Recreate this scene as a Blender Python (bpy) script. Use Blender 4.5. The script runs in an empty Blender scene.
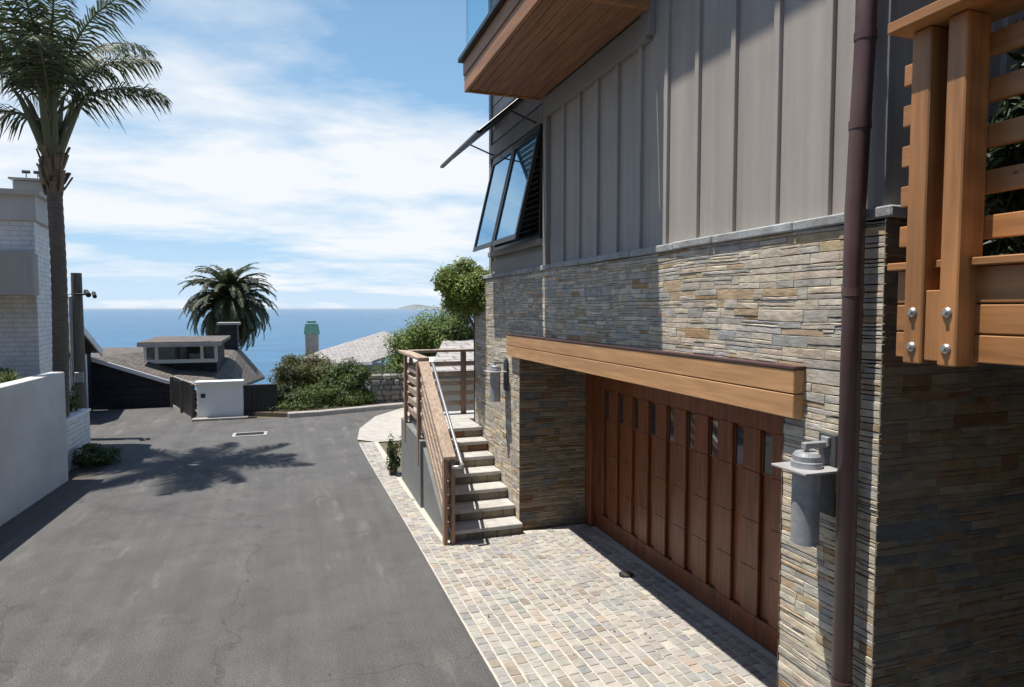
import bpy, math, random
from mathutils import Vector, Matrix
R = math.radians
rnd = random.Random(7)
scene = bpy.context.scene
C = scene.collection
# ------------------------------------------------------------------ camera
H = 2.8
F = 645.0
cam_d = bpy.data.cameras.new("camera"); cam = bpy.data.objects.new("camera", cam_d); C.objects.link(cam)
cam_d.sensor_width = 36; cam_d.lens = F/1024*36; cam_d.clip_start = .05; cam_d.clip_end = 90000
PITCH = math.atan(35/F); YAW = math.atan(220/F*math.cos(PITCH))
cam.location = (0, 0, H); cam.rotation_euler = (R(90)-PITCH, 0, -YAW)
scene.camera = cam
# ------------------------------------------------------------------ sun and sky
SUN_EL = 72.6
sx, sy = -0.31, 0.07                       # towards the sun, per unit of height
sd = bpy.data.lights.new("sun", 'SUN'); so = bpy.data.objects.new("sun", sd); C.objects.link(so)
sd.energy = 5.0; sd.angle = R(.55); sd.color = (1, .94, .86)
so.rotation_euler = Vector((sx, sy, 1)).to_track_quat('Z', 'Y').to_euler()
w = bpy.data.worlds.new("World"); scene.world = w; w.use_nodes = True
nt = w.node_tree; N = nt.nodes; L = nt.links; N.clear()
def nd(t, **k):
    n = N.new(t)
    for a, b in k.items(): setattr(n, a, b)
    return n
def wmath(op, a, b=None, c=None, clamp=False):
    n = nd('ShaderNodeMath', operation=op); n.use_clamp = clamp
    for i, v in enumerate((a, b, c)):
        if v is None: continue
        if isinstance(v, (int, float)): n.inputs[i].default_value = v
        else: L.new(v, n.inputs[i])
    return n.outputs[0]
sky = nd('ShaderNodeTexSky', sky_type='NISHITA'); sky.sun_disc = False
sky.sun_elevation = R(SUN_EL); sky.sun_rotation = math.atan2(sx, sy)
sky.altitude = 30; sky.air_density = 1.0; sky.dust_density = .6; sky.ozone_density = 1.5
tc = nd('ShaderNodeTexCoord'); sep = nd('ShaderNodeSeparateXYZ'); L.new(tc.outputs['Generated'], sep.inputs[0])
zc = wmath('ADD', sep.outputs[2], .13)
px = wmath('DIVIDE', sep.outputs[0], zc); py = wmath('DIVIDE', sep.outputs[1], zc)
cmb = nd('ShaderNodeCombineXYZ'); L.new(px, cmb.inputs[0]); L.new(py, cmb.inputs[1])
mp = nd('ShaderNodeMapping'); L.new(cmb.outputs[0], mp.inputs[0]); mp.inputs['Location'].default_value = (3.1, 1.7, 0); mp.inputs['Rotation'].default_value = (0, 0, .5); mp.inputs['Scale'].default_value = (.8, 1.25, 1)
n1 = nd('ShaderNodeTexNoise'); n1.inputs['Scale'].default_value = .85; n1.inputs['Detail'].default_value = 9; n1.inputs['Roughness'].default_value = .56; n1.inputs['Distortion'].default_value = .35
L.new(mp.outputs[0], n1.inputs['Vector'])
n2 = nd('ShaderNodeTexNoise'); n2.inputs['Scale'].default_value = 3.5; n2.inputs['Detail'].default_value = 8; n2.inputs['Roughness'].default_value = .6
L.new(mp.outputs[0], n2.inputs['Vector'])
cov = nd('ShaderNodeValToRGB'); L.new(sep.outputs[2], cov.inputs[0])
e = cov.color_ramp.elements; e[0].position = 0; e[0].color = (.50,)*3+(1,); e[1].position = .9; e[1].color = (.25,)*3+(1,)
for p, v in ((.05, .46), (.12, .56), (.20, .60), (.27, .47), (.33, .33), (.45, .24)):
    q = cov.color_ramp.elements.new(p); q.color = (v, v, v, 1)
nn = wmath('ADD', wmath('MULTIPLY', n1.outputs[0], .8), wmath('MULTIPLY', n2.outputs[0], .2))
s1 = wmath('SUBTRACT', wmath('ADD', nn, cov.outputs[0]), .86)
cf = wmath('MULTIPLY', s1, 4.5, clamp=True)
lowb = nd('ShaderNodeMapRange'); lowb.inputs[1].default_value = 0; lowb.inputs[2].default_value = .14; lowb.inputs[3].default_value = .55; lowb.inputs[4].default_value = 0; L.new(sep.outputs[2], lowb.inputs[0])
cf = wmath('MAXIMUM', cf, lowb.outputs[0])
sea_side = nd('ShaderNodeMapRange'); sea_side.inputs[1].default_value = -.1; sea_side.inputs[2].default_value = .6; sea_side.inputs[3].default_value = .08; sea_side.inputs[4].default_value = 1; L.new(sep.outputs[1], sea_side.inputs[0])
cf = wmath('MULTIPLY', wmath('MULTIPLY', cf, .93), sea_side.outputs[0])
mix = nd('ShaderNodeMix', data_type='RGBA'); L.new(cf, mix.inputs[0])
hs = nd('ShaderNodeHueSaturation'); hs.inputs['Saturation'].default_value = 1.05; hs.inputs['Value'].default_value = 1.2
L.new(sky.outputs[0], hs.inputs['Color'])
hz_ = nd('ShaderNodeMapRange'); hz_.inputs[1].default_value = 0; hz_.inputs[2].default_value = .75; hz_.inputs[3].default_value = .93; hz_.inputs[4].default_value = 0; L.new(sep.outputs[2], hz_.inputs[0])
mh = nd('ShaderNodeMix', data_type='RGBA'); L.new(wmath('MULTIPLY', hz_.outputs[0], sea_side.outputs[0]), mh.inputs[0]); L.new(hs.outputs[0], mh.inputs[6]); mh.inputs[7].default_value = (3.3, 6.4, 9.6, 1)
L.new(mh.outputs[2], mix.inputs[6])
mix.inputs[7].default_value = (9.3, 9.6, 9.9, 1)
bg = nd('ShaderNodeBackground'); bg.inputs[1].default_value = .075; L.new(mix.outputs[2], bg.inputs[0])
wo = nd('ShaderNodeOutputWorld'); L.new(bg.outputs[0], wo.inputs[0])
vs = scene.view_settings; vs.view_transform = 'Standard'; vs.look = 'None'; vs.exposure = 0.45; vs.gamma = 1; vs.use_curve_mapping = False
# ------------------------------------------------------------------ helpers
fwd = Vector((math.sin(YAW)*math.cos(PITCH), math.cos(YAW)*math.cos(PITCH), -math.sin(PITCH)))
rgt = Vector((math.cos(YAW), -math.sin(YAW), 0)); upv = rgt.cross(fwd)
def at(x, y, Y=None, z=None, X=None):
    d = rgt*((x-512)/F) + fwd + upv*((343.5-y)/F); o = Vector((0, 0, H))
    t = Y/d.y if Y is not None else ((z-H)/d.z if z is not None else X/d.x)
    return o + d*t

class MB:
    def __init__(s): s.v = []; s.f = []; s.c = []; s.sm = False
    def face(s, pts, col=(1, 1, 1)):
        n = len(s.v); s.v += [tuple(p) for p in pts]; s.f.append(tuple(range(n, n+len(pts)))); s.c.append(col)
    def mesh(s, vs, fs, col=(1, 1, 1)):
        n = len(s.v); s.v += [tuple(p) for p in vs]
        for f in fs: s.f.append(tuple(i+n for i in f)); s.c.append(col)
    def box(s, a, b, col=(1, 1, 1), bev=0.0):
        x0, y0, z0 = a; x1, y1, z1 = b
        if x0 > x1: x0, x1 = x1, x0
        if y0 > y1: y0, y1 = y1, y0
        if z0 > z1: z0, z1 = z1, z0
        if bev <= 0:
            s.mesh([(x0,y0,z0),(x1,y0,z0),(x1,y1,z0),(x0,y1,z0),(x0,y0,z1),(x1,y0,z1),(x1,y1,z1),(x0,y1,z1)],
                   [(0,3,2,1),(4,5,6,7),(0,1,5,4),(1,2,6,5),(2,3,7,6),(3,0,4,7)], col)
        else:
            M = Matrix.Translation(((x0+x1)/2, (y0+y1)/2, (z0+z1)/2)); s.bbox(M, (x1-x0, y1-y0, z1-z0), bev, col)
    def bbox(s, M, size, b=.004, col=(1, 1, 1)):
        """bevelled box by matrix"""
        hx, hy, hz = [q/2 for q in size]; b = min(b, hx*.45, hy*.45, hz*.45)
        V = []; idx = {}
        for sx_ in (-1, 1):
            for sy_ in (-1, 1):
                for sz_ in (-1, 1):
                    for k, (ix, iy, iz) in enumerate(((0, 1, 1), (1, 0, 1), (1, 1, 0))):
                        idx[(sx_, sy_, sz_, k)] = len(V)
                        V.append(M @ Vector((sx_*(hx-ix*b), sy_*(hy-iy*b), sz_*(hz-iz*b))))
        fs = []
        g = lambda a, b_, c_, k: idx[(a, b_, c_, k)]
        for q in (-1, 1):
            o = lambda l: l if q > 0 else l[::-1]
            fs.append(o([g(q,-1,-1,0), g(q,1,-1,0), g(q,1,1,0), g(q,-1,1,0)]))
            fs.append(o([g(-1,q,-1,1), g(-1,q,1,1), g(1,q,1,1), g(1,q,-1,1)]))
            fs.append(o([g(-1,-1,q,2), g(1,-1,q,2), g(1,1,q,2), g(-1,1,q,2)]))
        for a in (-1, 1):
            for c_ in (-1, 1):
                fs.append([g(a,c_,-1,0), g(a,c_,1,0), g(a,c_,1,1), g(a,c_,-1,1)])
                fs.append([g(a,-1,c_,0), g(a,1,c_,0), g(a,1,c_,2), g(a,-1,c_,2)])
                fs.append([g(-1,a,c_,1), g(1,a,c_,1), g(1,a,c_,2), g(-1,a,c_,2)])
                for e_ in (-1, 1): fs.append([g(a,c_,e_,0), g(a,c_,e_,1), g(a,c_,e_,2)])
        s.mesh(V, fs, col)
    def beam(s, p, q, w_, h_, b=.004, col=(1, 1, 1), up=(0, 0, 1)):
        p = Vector(p); q = Vector(q); d = q-p; l = d.length; d.normalize()
        u = Vector(up); x = d.cross(u)
        if x.length < 1e-4: x = d.cross(Vector((0, 1, 0)))
        x.normalize(); u = x.cross(d)
        M = Matrix(((x.x, d.x, u.x, (p.x+q.x)/2), (x.y, d.y, u.y, (p.y+q.y)/2), (x.z, d.z, u.z, (p.z+q.z)/2), (0, 0, 0, 1)))
        s.bbox(M, (w_, l, h_), b, col)
    def tube(s, pts, rad, n=12, col=(1, 1, 1), cap=True):
        pts = [Vector(p) for p in pts]; rad = rad if isinstance(rad, (list, tuple)) else [rad]*len(pts)
        V = []; fs = []; ref = None
        for i, p in enumerate(pts):
            d = (pts[min(i+1, len(pts)-1)]-pts[max(i-1, 0)]).normalized()
            if ref is None: ref = d.cross(Vector((1, 0, 0))) if abs(d.x) < .8 else d.cross(Vector((0, 1, 0)))
            a = (ref - d*ref.dot(d)).normalized(); ref = a; b_ = d.cross(a)
            for k in range(n):
                t = 2*math.pi*k/n; V.append(p + (a*math.cos(t)+b_*math.sin(t))*rad[i])
        for i in range(len(pts)-1):
            for k in range(n):
                k2 = (k+1) % n; fs.append((i*n+k, i*n+k2, (i+1)*n+k2, (i+1)*n+k))
        if cap: fs.append(tuple(range(n))[::-1]); fs.append(tuple(range((len(pts)-1)*n, len(pts)*n)))
        s.mesh(V, fs, col)
    def prism(s, poly, z0, z1, col=(1, 1, 1)):
        n = len(poly); V = [(p[0], p[1], z0) for p in poly]+[(p[0], p[1], z1) for p in poly]
        fs = [tuple(range(n))[::-1], tuple(range(n, 2*n))]+[(i, (i+1) % n, n+(i+1) % n, n+i) for i in range(n)]
        s.mesh(V, fs, col)
    def slab(s, quad, th, col=(1, 1, 1)):
        """quad of 3D points thickened downwards"""
        q = [Vector(p) for p in quad]; n = len(q); b_ = [p-Vector((0, 0, th)) for p in q]
        s.mesh(q+b_, [tuple(range(n)), tuple(range(n, 2*n))[::-1]]+[(i, (i+1) % n, n+(i+1) % n, n+i) for i in range(n)], col)
    def build(s, name, mat, parent=None, smooth=False, colored=False):
        off = Vector((0, 0, 0)) if parent is None else worldloc(parent)
        me = bpy.data.meshes.new(name); me.from_pydata([(a-off.x, b-off.y, c-off.z) for a, b, c in s.v], [], s.f)
        if colored:
            at_ = me.color_attributes.new('Col', 'FLOAT_COLOR', 'CORNER'); buf = []
            for f, c in zip(s.f, s.c): buf += [c[0], c[1], c[2], 1.0]*len(f)
            at_.data.foreach_set('color', buf)
        me.materials.append(mat); me.validate(); me.update()
        if smooth: me.polygons.foreach_set('use_smooth', [True]*len(me.polygons))
        o = bpy.data.objects.new(name, me); C.objects.link(o)
        if parent is not None: o.parent = parent
        return o
def worldloc(o):
    v = Vector(o.location)
    while o.parent: o = o.parent; v += Vector(o.location)
    return v
def fixn(o):
    import bmesh
    bm = bmesh.new(); bm.from_mesh(o.data); bmesh.ops.recalc_face_normals(bm, faces=bm.faces); bm.to_mesh(o.data); bm.free()
def tag(o, label=None, cat=None, group=None, kind=None):
    if label: o['label'] = label
    if cat: o['category'] = cat
    if group: o['group'] = group
    if kind: o['kind'] = kind
    return o
def empty(name, loc, label, cat, group=None):
    o = bpy.data.objects.new(name, None); o.empty_display_size = .2; C.objects.link(o); o.location = loc
    return tag(o, label, cat, group)
# ------------------------------------------------------------------ materials
def mat(name, col=(.5, .5, .5), rough=.7, var=.15, scale=4., stretch=(1, 1, 1), bump=0., bscale=30., attr=False, metal=0., spec=.5,
        var2=None, scale2=.6, bdist=.01, dirt=None, dirtscale=1.5, dirtamt=.5, trans=0., coat=0.):
    m = bpy.data.materials.new(name); m.use_nodes = True; T = m.node_tree; n = T.nodes; l = T.links
    b = n['Principled BSDF']; b.inputs['Roughness'].default_value = rough; b.inputs['Metallic'].default_value = metal
    b.inputs['Specular IOR Level'].default_value = spec
    if coat: b.inputs['Coat Weight'].default_value = coat; b.inputs['Coat Roughness'].default_value = .3
    tcn = n.new('ShaderNodeTexCoord'); mpn = n.new('ShaderNodeMapping'); l.new(tcn.outputs['Object'], mpn.inputs[0]); mpn.inputs['Scale'].default_value = stretch
    def noise(sc, det=6, rg=.6, src=mpn.outputs[0]):
        q = n.new('ShaderNodeTexNoise'); q.inputs['Scale'].default_value = sc; q.inputs['Detail'].default_value = det; q.inputs['Roughness'].default_value = rg
        l.new(src, q.inputs['Vector']); return q.outputs[0]
    if attr:
        a = n.new('ShaderNodeAttribute'); a.attribute_name = 'Col'; cur = a.outputs['Color']
    else:
        a = n.new('ShaderNodeRGB'); a.outputs[0].default_value = (*col, 1); cur = a.outputs[0]
    def mul(cur, fac, amt):
        mr = n.new('ShaderNodeMapRange'); mr.inputs[1].default_value = .3; mr.inputs[2].default_value = .7
        mr.inputs[3].default_value = 1-amt; mr.inputs[4].default_value = 1+amt; l.new(fac, mr.inputs[0])
        vm = n.new('ShaderNodeVectorMath'); vm.operation = 'SCALE'; l.new(cur, vm.inputs[0]); l.new(mr.outputs[0], vm.inputs['Scale']); return vm.outputs[0]
    if var: cur = mul(cur, noise(scale), var)
    if var2: cur = mul(cur, noise(scale2, 3), var2)
    if dirt:
        f = noise(dirtscale, 8, .65, tcn.outputs['Object']); mr = n.new('ShaderNodeMapRange'); mr.inputs[1].default_value = .48; mr.inputs[2].default_value = .72
        mr.inputs[3].default_value = 0; mr.inputs[4].default_value = dirtamt; l.new(f, mr.inputs[0])
        mx = n.new('ShaderNodeMix'); mx.data_type = 'RGBA'; l.new(mr.outputs[0], mx.inputs[0]); l.new(cur, mx.inputs[6]); mx.inputs[7].default_value = (*dirt, 1); cur = mx.outputs[2]
    l.new(cur, b.inputs['Base Color'])
    if bump:
        bn = n.new('ShaderNodeBump'); bn.inputs['Strength'].default_value = bump; bn.inputs['Distance'].default_value = bdist
        l.new(noise(bscale, 8, .65), bn.inputs['Height']); l.new(bn.outputs[0], b.inputs['Normal'])
    if trans:
        tr = n.new('ShaderNodeBsdfTranslucent'); l.new(cur, tr.inputs[0]); ms = n.new('ShaderNodeMixShader'); ms.inputs[0].default_value = trans
        l.new(b.outputs[0], ms.inputs[1]); l.new(tr.outputs[0], ms.inputs[2]); l.new(ms.outputs[0], n['Material Output'].inputs[0])
    return m
def brickmat(name, c1, c2, mortar, sc, bw, rh, ms=.02, rough=.8, axes='xz', bump=.6, bdist=.01, off=.5, var=.12):
    m = mat(name, c1, rough, var=0); T = m.node_tree; n = T.nodes; l = T.links; b = n['Principled BSDF']
    tcn = n.new('ShaderNodeTexCoord'); sp = n.new('ShaderNodeSeparateXYZ'); cb = n.new('ShaderNodeCombineXYZ'); l.new(tcn.outputs['Object'], sp.inputs[0])
    if axes == 'xz+y':
        ad = n.new('ShaderNodeMath'); l.new(sp.outputs[0], ad.inputs[0]); l.new(sp.outputs[1], ad.inputs[1]); l.new(ad.outputs[0], cb.inputs[0]); l.new(sp.outputs[2], cb.inputs[1])
    else:
        l.new(sp.outputs['xyz'.index(axes[0])], cb.inputs[0]); l.new(sp.outputs['xyz'.index(axes[1])], cb.inputs[1])
    bt = n.new('ShaderNodeTexBrick'); l.new(cb.outputs[0], bt.inputs['Vector']); bt.offset = off
    bt.inputs['Scale'].default_value = sc; bt.inputs['Brick Width'].default_value = bw; bt.inputs['Row Height'].default_value = rh; bt.inputs['Mortar Size'].default_value = ms
    bt.inputs['Color1'].default_value = (*c1, 1); bt.inputs['Color2'].default_value = (*c2, 1); bt.inputs['Mortar'].default_value = (*mortar, 1); bt.inputs['Bias'].default_value = 0
    q = n.new('ShaderNodeTexNoise'); q.inputs['Scale'].default_value = 6; q.inputs['Detail'].default_value = 6; l.new(tcn.outputs['Object'], q.inputs['Vector'])
    mr = n.new('ShaderNodeMapRange'); mr.inputs[1].default_value = .3; mr.inputs[2].default_value = .7; mr.inputs[3].default_value = 1-var; mr.inputs[4].default_value = 1+var; l.new(q.outputs[0], mr.inputs[0])
    vm = n.new('ShaderNodeVectorMath'); vm.operation = 'SCALE'; l.new(bt.outputs[0], vm.inputs[0]); l.new(mr.outputs[0], vm.inputs['Scale']); l.new(vm.outputs[0], b.inputs['Base Color'])
    bn = n.new('ShaderNodeBump'); bn.invert = True; bn.inputs['Strength'].default_value = bump; bn.inputs['Distance'].default_value = bdist; l.new(bt.outputs['Fac'], bn.inputs['Height']); l.new(bn.outputs[0], b.inputs['Normal'])
    return m
def glassmat(name, tint=(.02, .025, .03), rough=.03):
    m = bpy.data.materials.new(name); m.use_nodes = True; b = m.node_tree.nodes['Principled BSDF']
    b.inputs['Base Color'].default_value = (*tint, 1); b.inputs['Roughness'].default_value = rough; b.inputs['Specular IOR Level'].default_value = 1.0; b.inputs['IOR'].default_value = 1.7
    return m
M_stone = mat('ledge_stone', attr=True, rough=.85, var=.28, scale=9, stretch=(1, 1, 2.2), bump=.7, bscale=22, bdist=.007, dirt=(.27, .20, .12), dirtscale=3, dirtamt=.45)
M_cap = mat('coping_stone', (.30, .31, .31), .8, .3, 7, bump=.7, bscale=25, bdist=.01, var2=.2, scale2=2)
M_paver = mat('paver_stone', attr=True, rough=.8, var=.16, scale=14, bump=.5, bscale=60, bdist=.004)
M_sand = mat('joint_sand', (.46, .43, .37), .95, .15, 30, bump=.4, bscale=120, bdist=.003)
M_siding = mat('siding_paint', (.345, .308, .275), .6, .08, 3, (7, 7, .35), bump=.25, bscale=14, bdist=.003, var2=.10, scale2=.8, dirt=(.25, .23, .215), dirtscale=1.6, dirtamt=.45)
M_trim = mat('trim_paint', (.24, .225, .21), .6, .06, 5, bump=.1, bscale=40, bdist=.002)
def woodm(name, c, stretch, var=.3, rough=.5, coat=0.): return mat(name, c, rough, var, 9, stretch, bump=.25, bscale=25, bdist=.002, var2=.18, scale2=1.3, coat=coat)
M_ced_y = woodm('cedar_along', (.36, .165, .058), (3, .22, 3), rough=.45)
M_ced_z = woodm('cedar_upright', (.35, .16, .056), (3, 3, .22), rough=.45)
M_door = woodm('stained_mahogany', (.175, .056, .021), (3, 3, .25), .45, .38, .15)
M_weath = woodm('weathered_redwood_upright', (.25, .155, .10), (4, 4, .3), .35, .7)
M_weath_y = woodm('weathered_redwood_along', (.36, .27, .20), (4, .3, 4), .35, .7)
M_brown = mat('brown_painted_metal', (.085, .042, .04), .42, .12, 6, bump=.08, bscale=15, bdist=.004, dirt=(.13, .09, .08), dirtscale=2.5, dirtamt=.5)
M_bronze = mat('dark_bronze_metal', (.022, .022, .023), .4, .2, 10)
M_galv = mat('galvanised_metal', (.30, .31, .32), .5, .22, 16, metal=.25, var2=.2, scale2=5, bump=.1, bscale=30, bdist=.003)
M_galvd = mat('dark_galvanised_plate', (.085, .09, .095), .5, .25, 14, metal=.4, var2=.2, scale2=5)
M_bolt = mat('bolt_steel', (.42, .40, .37), .35, .15, 30, metal=.7)
M_glass = glassmat('window_glass'); 
M_stucco = mat('white_stucco', (.54, .54, .525), .9, .06, 3, bump=.35, bscale=70, bdist=.006, var2=.08, scale2=.7, dirt=(.30, .29, .27), dirtscale=.9, dirtamt=.3)
M_white = mat('white_paint', (.74, .75, .75), .55, .05, 4, dirt=(.5, .48, .44), dirtscale=2, dirtamt=.3)
M_greystucco = mat('grey_stucco', (.33, .335, .33), .85, .1, 4, bump=.3, bscale=60, bdist=.004)
M_concrete = mat('concrete', (.38, .36, .33), .85, .15, 5, bump=.3, bscale=50, bdist=.004, dirt=(.22, .2, .18), dirtscale=1.5, dirtamt=.4)
M_tread = mat('stair_tread_stone', (.42, .41, .385), .8, .2, 9, bump=.5, bscale=30, bdist=.006, dirt=(.27, .25, .22), dirtscale=3, dirtamt=.5)
M_whitebrick = brickmat('white_painted_brick', (.72, .72, .72), (.68, .685, .69), (.52, .525, .53), 1, .3, .085, .006, axes='xz+y', bump=.8, bdist=.012)
M_darkwall = brickmat('navy_painted_boards', (.015, .017, .024), (.02, .022, .029), (.006, .006, .008), 1, 1.6, .2, .012, axes='xz+y')
M_shingle = brickmat('weathered_shingle', (.155, .135, .115), (.105, .093, .08), (.05, .043, .038), 1, .22, .15, .012, axes='xy', bump=1., bdist=.02, var=.35)
M_shingle_b = brickmat('brown_shingle', (.16, .11, .075), (.11, .075, .05), (.04, .03, .02), 1, .3, .2, .014, axes='xy', bump=1., bdist=.02, var=.3)
M_tile = brickmat('pale_roof_tile', (.33, .315, .30), (.27, .255, .25), (.2, .19, .185), 1, .4, .3, .02, axes='xy', bump=1., bdist=.03, var=.2)
M_copper = mat('verdigris_copper', (.10, .26, .22), .6, .3, 8)
M_bark = mat('palm_bark', (.17, .14, .115), .9, .35, 8, (1, 1, 7), bump=1., bscale=12, bdist=.03)
M_barkd = mat('shrub_bark', (.14, .105, .075), .9, .3, 10, bump=.6, bscale=20, bdist=.01)
M_boot = mat('palm_boot_fibre', (.20, .14, .09), .9, .4, 9, (2, 2, .6), bump=.8, bscale=20, bdist=.02)
M_petiole = mat('palm_petiole', (.115, .115, .06), .55, .2, 5)
M_leaf = mat('foliage', attr=True, rough=.5, var=.2, scale=5, trans=.4)
M_palmleaf = mat('palm_leaflets', attr=True, rough=.5, var=.2, scale=3, trans=.3, spec=.35)
M_soil = mat('planting_soil', (.10, .075, .055), .95, .3, 12, bump=.8, bscale=20, bdist=.03)
M_pole = mat('weathered_pole_timber', (.13, .115, .10), .85, .3, 8, (4, 4, .4), bump=.5, bscale=30, bdist=.006)
M_black = mat('black_metal', (.012, .012, .013), .5, .1, 5)
M_kerb = mat('kerb_concrete', (.36, .345, .32), .9, .15, 6, bump=.4, bscale=40, bdist=.005)
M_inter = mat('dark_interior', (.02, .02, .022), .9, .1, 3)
# asphalt
def asphalt():
    m = mat('asphalt', (.092, .091, .090), .9, .09, 3.2, var2=.12, scale2=.45, bump=1., bscale=130, bdist=.008, dirt=(.14, .136, .127), dirtscale=1.3, dirtamt=.5)
    T = m.node_tree; n = T.nodes; l = T.links; b = n['Principled BSDF']
    src = b.inputs['Base Color'].links[0].from_socket; tcn = n.new('ShaderNodeTexCoord')
    # aggregate speckle
    v = n.new('ShaderNodeTexNoise'); v.inputs['Scale'].default_value = 90; v.inputs['Detail'].default_value = 2; l.new(tcn.outputs['Object'], v.inputs['Vector'])
    mr = n.new('ShaderNodeMapRange'); mr.inputs[1].default_value = .35; mr.inputs[2].default_value = .7; mr.inputs[3].default_value = .6; mr.inputs[4].default_value = 1.5; l.new(v.outputs[0], mr.inputs[0])
    vm = n.new('ShaderNodeVectorMath'); vm.operation = 'SCALE'; l.new(src, vm.inputs[0]); l.new(mr.outputs[0], vm.inputs['Scale'])
    # tyre-wear streaks along the street
    mp_ = n.new('ShaderNodeMapping'); mp_.inputs['Scale'].default_value = (2.6, .12, 1); mp_.inputs['Rotation'].default_value = (0, 0, -.06); l.new(tcn.outputs['Object'], mp_.inputs[0])
    s_ = n.new('ShaderNodeTexNoise'); s_.inputs['Scale'].default_value = 1.6; s_.inputs['Detail'].default_value = 6; s_.inputs['Roughness'].default_value = .7; l.new(mp_.outputs[0], s_.inputs['Vector'])
    mr3 = n.new('ShaderNodeMapRange'); mr3.inputs[1].default_value = .35; mr3.inputs[2].default_value = .65; mr3.inputs[3].default_value = .88; mr3.inputs[4].default_value = 1.12; l.new(s_.outputs[0], mr3.inputs[0])
    vm3 = n.new('ShaderNodeVectorMath'); vm3.operation = 'SCALE'; l.new(vm.outputs[0], vm3.inputs[0]); l.new(mr3.outputs[0], vm3.inputs['Scale'])
    # hairline cracks
    dn = n.new('ShaderNodeTexNoise'); dn.inputs['Scale'].default_value = 2.2; dn.inputs['Detail'].default_value = 5; l.new(tcn.outputs['Object'], dn.inputs['Vector'])
    ad = n.new('ShaderNodeVectorMath'); ad.operation = 'MULTIPLY_ADD'; l.new(dn.outputs['Color'], ad.inputs[0]); ad.inputs[1].default_value = (.7, .7, 0); l.new(tcn.outputs['Object'], ad.inputs[2])
    vo = n.new('ShaderNodeTexVoronoi'); vo.feature = 'DISTANCE_TO_EDGE'; vo.inputs['Scale'].default_value = .33; l.new(ad.outputs[0], vo.inputs['Vector'])
    mr2 = n.new('ShaderNodeMapRange'); mr2.inputs[1].default_value = .0; mr2.inputs[2].default_value = .0035; mr2.inputs[3].default_value = .75; mr2.inputs[4].default_value = 0; l.new(vo.outputs[0], mr2.inputs[0])
    # oil drips and pale scuffs
    last = vm3.outputs[0]
    for sc_, lo, hi, c_, am, st in ((1.1, .63, .70, (.045, .044, .043), .65, (1, 1, 1)), (5.5, .68, .74, (.04, .04, .04), .6, (1, 1, 1)), (3.0, .64, .72, (.22, .21, .19), .45, (1, .25, 1)), (26., .70, .76, (.24, .23, .21), .5, (1, 1, 1))):
        m2 = n.new('ShaderNodeMapping'); m2.inputs['Scale'].default_value = st; m2.inputs['Location'].default_value = (sc_, 2*sc_, 0); l.new(tcn.outputs['Object'], m2.inputs[0])
        n2_ = n.new('ShaderNodeTexNoise'); n2_.inputs['Scale'].default_value = sc_; n2_.inputs['Detail'].default_value = 7; n2_.inputs['Roughness'].default_value = .62; l.new(m2.outputs[0], n2_.inputs['Vector'])
        r2_ = n.new('ShaderNodeMapRange'); r2_.inputs[1].default_value = lo-.06; r2_.inputs[2].default_value = hi; r2_.inputs[3].default_value = 0; r2_.inputs[4].default_value = am; l.new(n2_.outputs[0], r2_.inputs[0])
        x2_ = n.new('ShaderNodeMix'); x2_.data_type = 'RGBA'; l.new(r2_.outputs[0], x2_.inputs[0]); l.new(last, x2_.inputs[6]); x2_.inputs[7].default_value = (*c_, 1); last = x2_.outputs[2]
    mx = n.new('ShaderNodeMix'); mx.data_type = 'RGBA'; l.new(mr2.outputs[0], mx.inputs[0]); l.new(last, mx.inputs[6]); mx.inputs[7].default_value = (.05, .05, .05, 1)
    l.new(mx.outputs[2], b.inputs['Base Color']); return m
M_asph = asphalt()
# ------------------------------------------------------------------ SETTING: ground, road, sea, island
def gz(X, Y):
    z = 0
    if Y > 20.6: z = -.5*(Y-20.6)
    if X < -9: z += 0
    return max(z, -34)
mb = MB()
xs = [-900, -300, -120, -60, -30, -15, -9, -6, -3, 0, 3, 6, 9, 15, 30, 60, 120, 300, 900]; ys = [-200, -60, -20, -8, 0, 5, 10, 15, 20.6, 24, 30, 40, 55, 75, 89, 120]
V = [(x, y, gz(x, y)-.02) for y in ys for x in xs]; nx = len(xs)
mb.mesh(V, [(j*nx+i, j*nx+i+1, (j+1)*nx+i+1, (j+1)*nx+i) for j in range(len(ys)-1) for i in range(nx-1)])
M_ground = mat('dry_hillside_ground', (.13, .115, .075), .95, .3, 2, bump=.6, bscale=8, bdist=.05)
tag(mb.build('ground', M_ground), 'dry brown hillside ground falling from the street to the sea', 'ground', kind='structure')
mb = MB(); road = [(-3.62, -14), (8, -14), (8, 2.2), (1.46, 2.2), (1.40, 5), (1.36, 8), (1.28, 12), (1.27, 14), (1.45, 15.3), (2.0, 16.9), (2.86, 18.05), (1.2, 17.8), (-.5, 17.45), (-1.26, 17.9), (-2.3, 17.78), (-3.2, 20.5), (-9, 20.5), (-9, 15.2), (-3.66, 14.2), (-3.55, 12.3)]
mb.face([(x, y, 0) for x, y in road])
tag(mb.build('road', M_asph), 'worn grey asphalt street with tyre wear and faint cracks', 'road', kind='structure')
mb = MB(); mb.face([(1.27, 14, .004), (1.62, 13.6, .004), (5, 13.6, .004), (6, 18.4, .004), (2.9, 18.1, .004), (2.0, 16.9, .004), (1.45, 15.3, .004)])
tag(mb.build('apron', M_concrete), 'pale concrete driveway apron beyond the stair landing', 'pavement', kind='structure')
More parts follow.
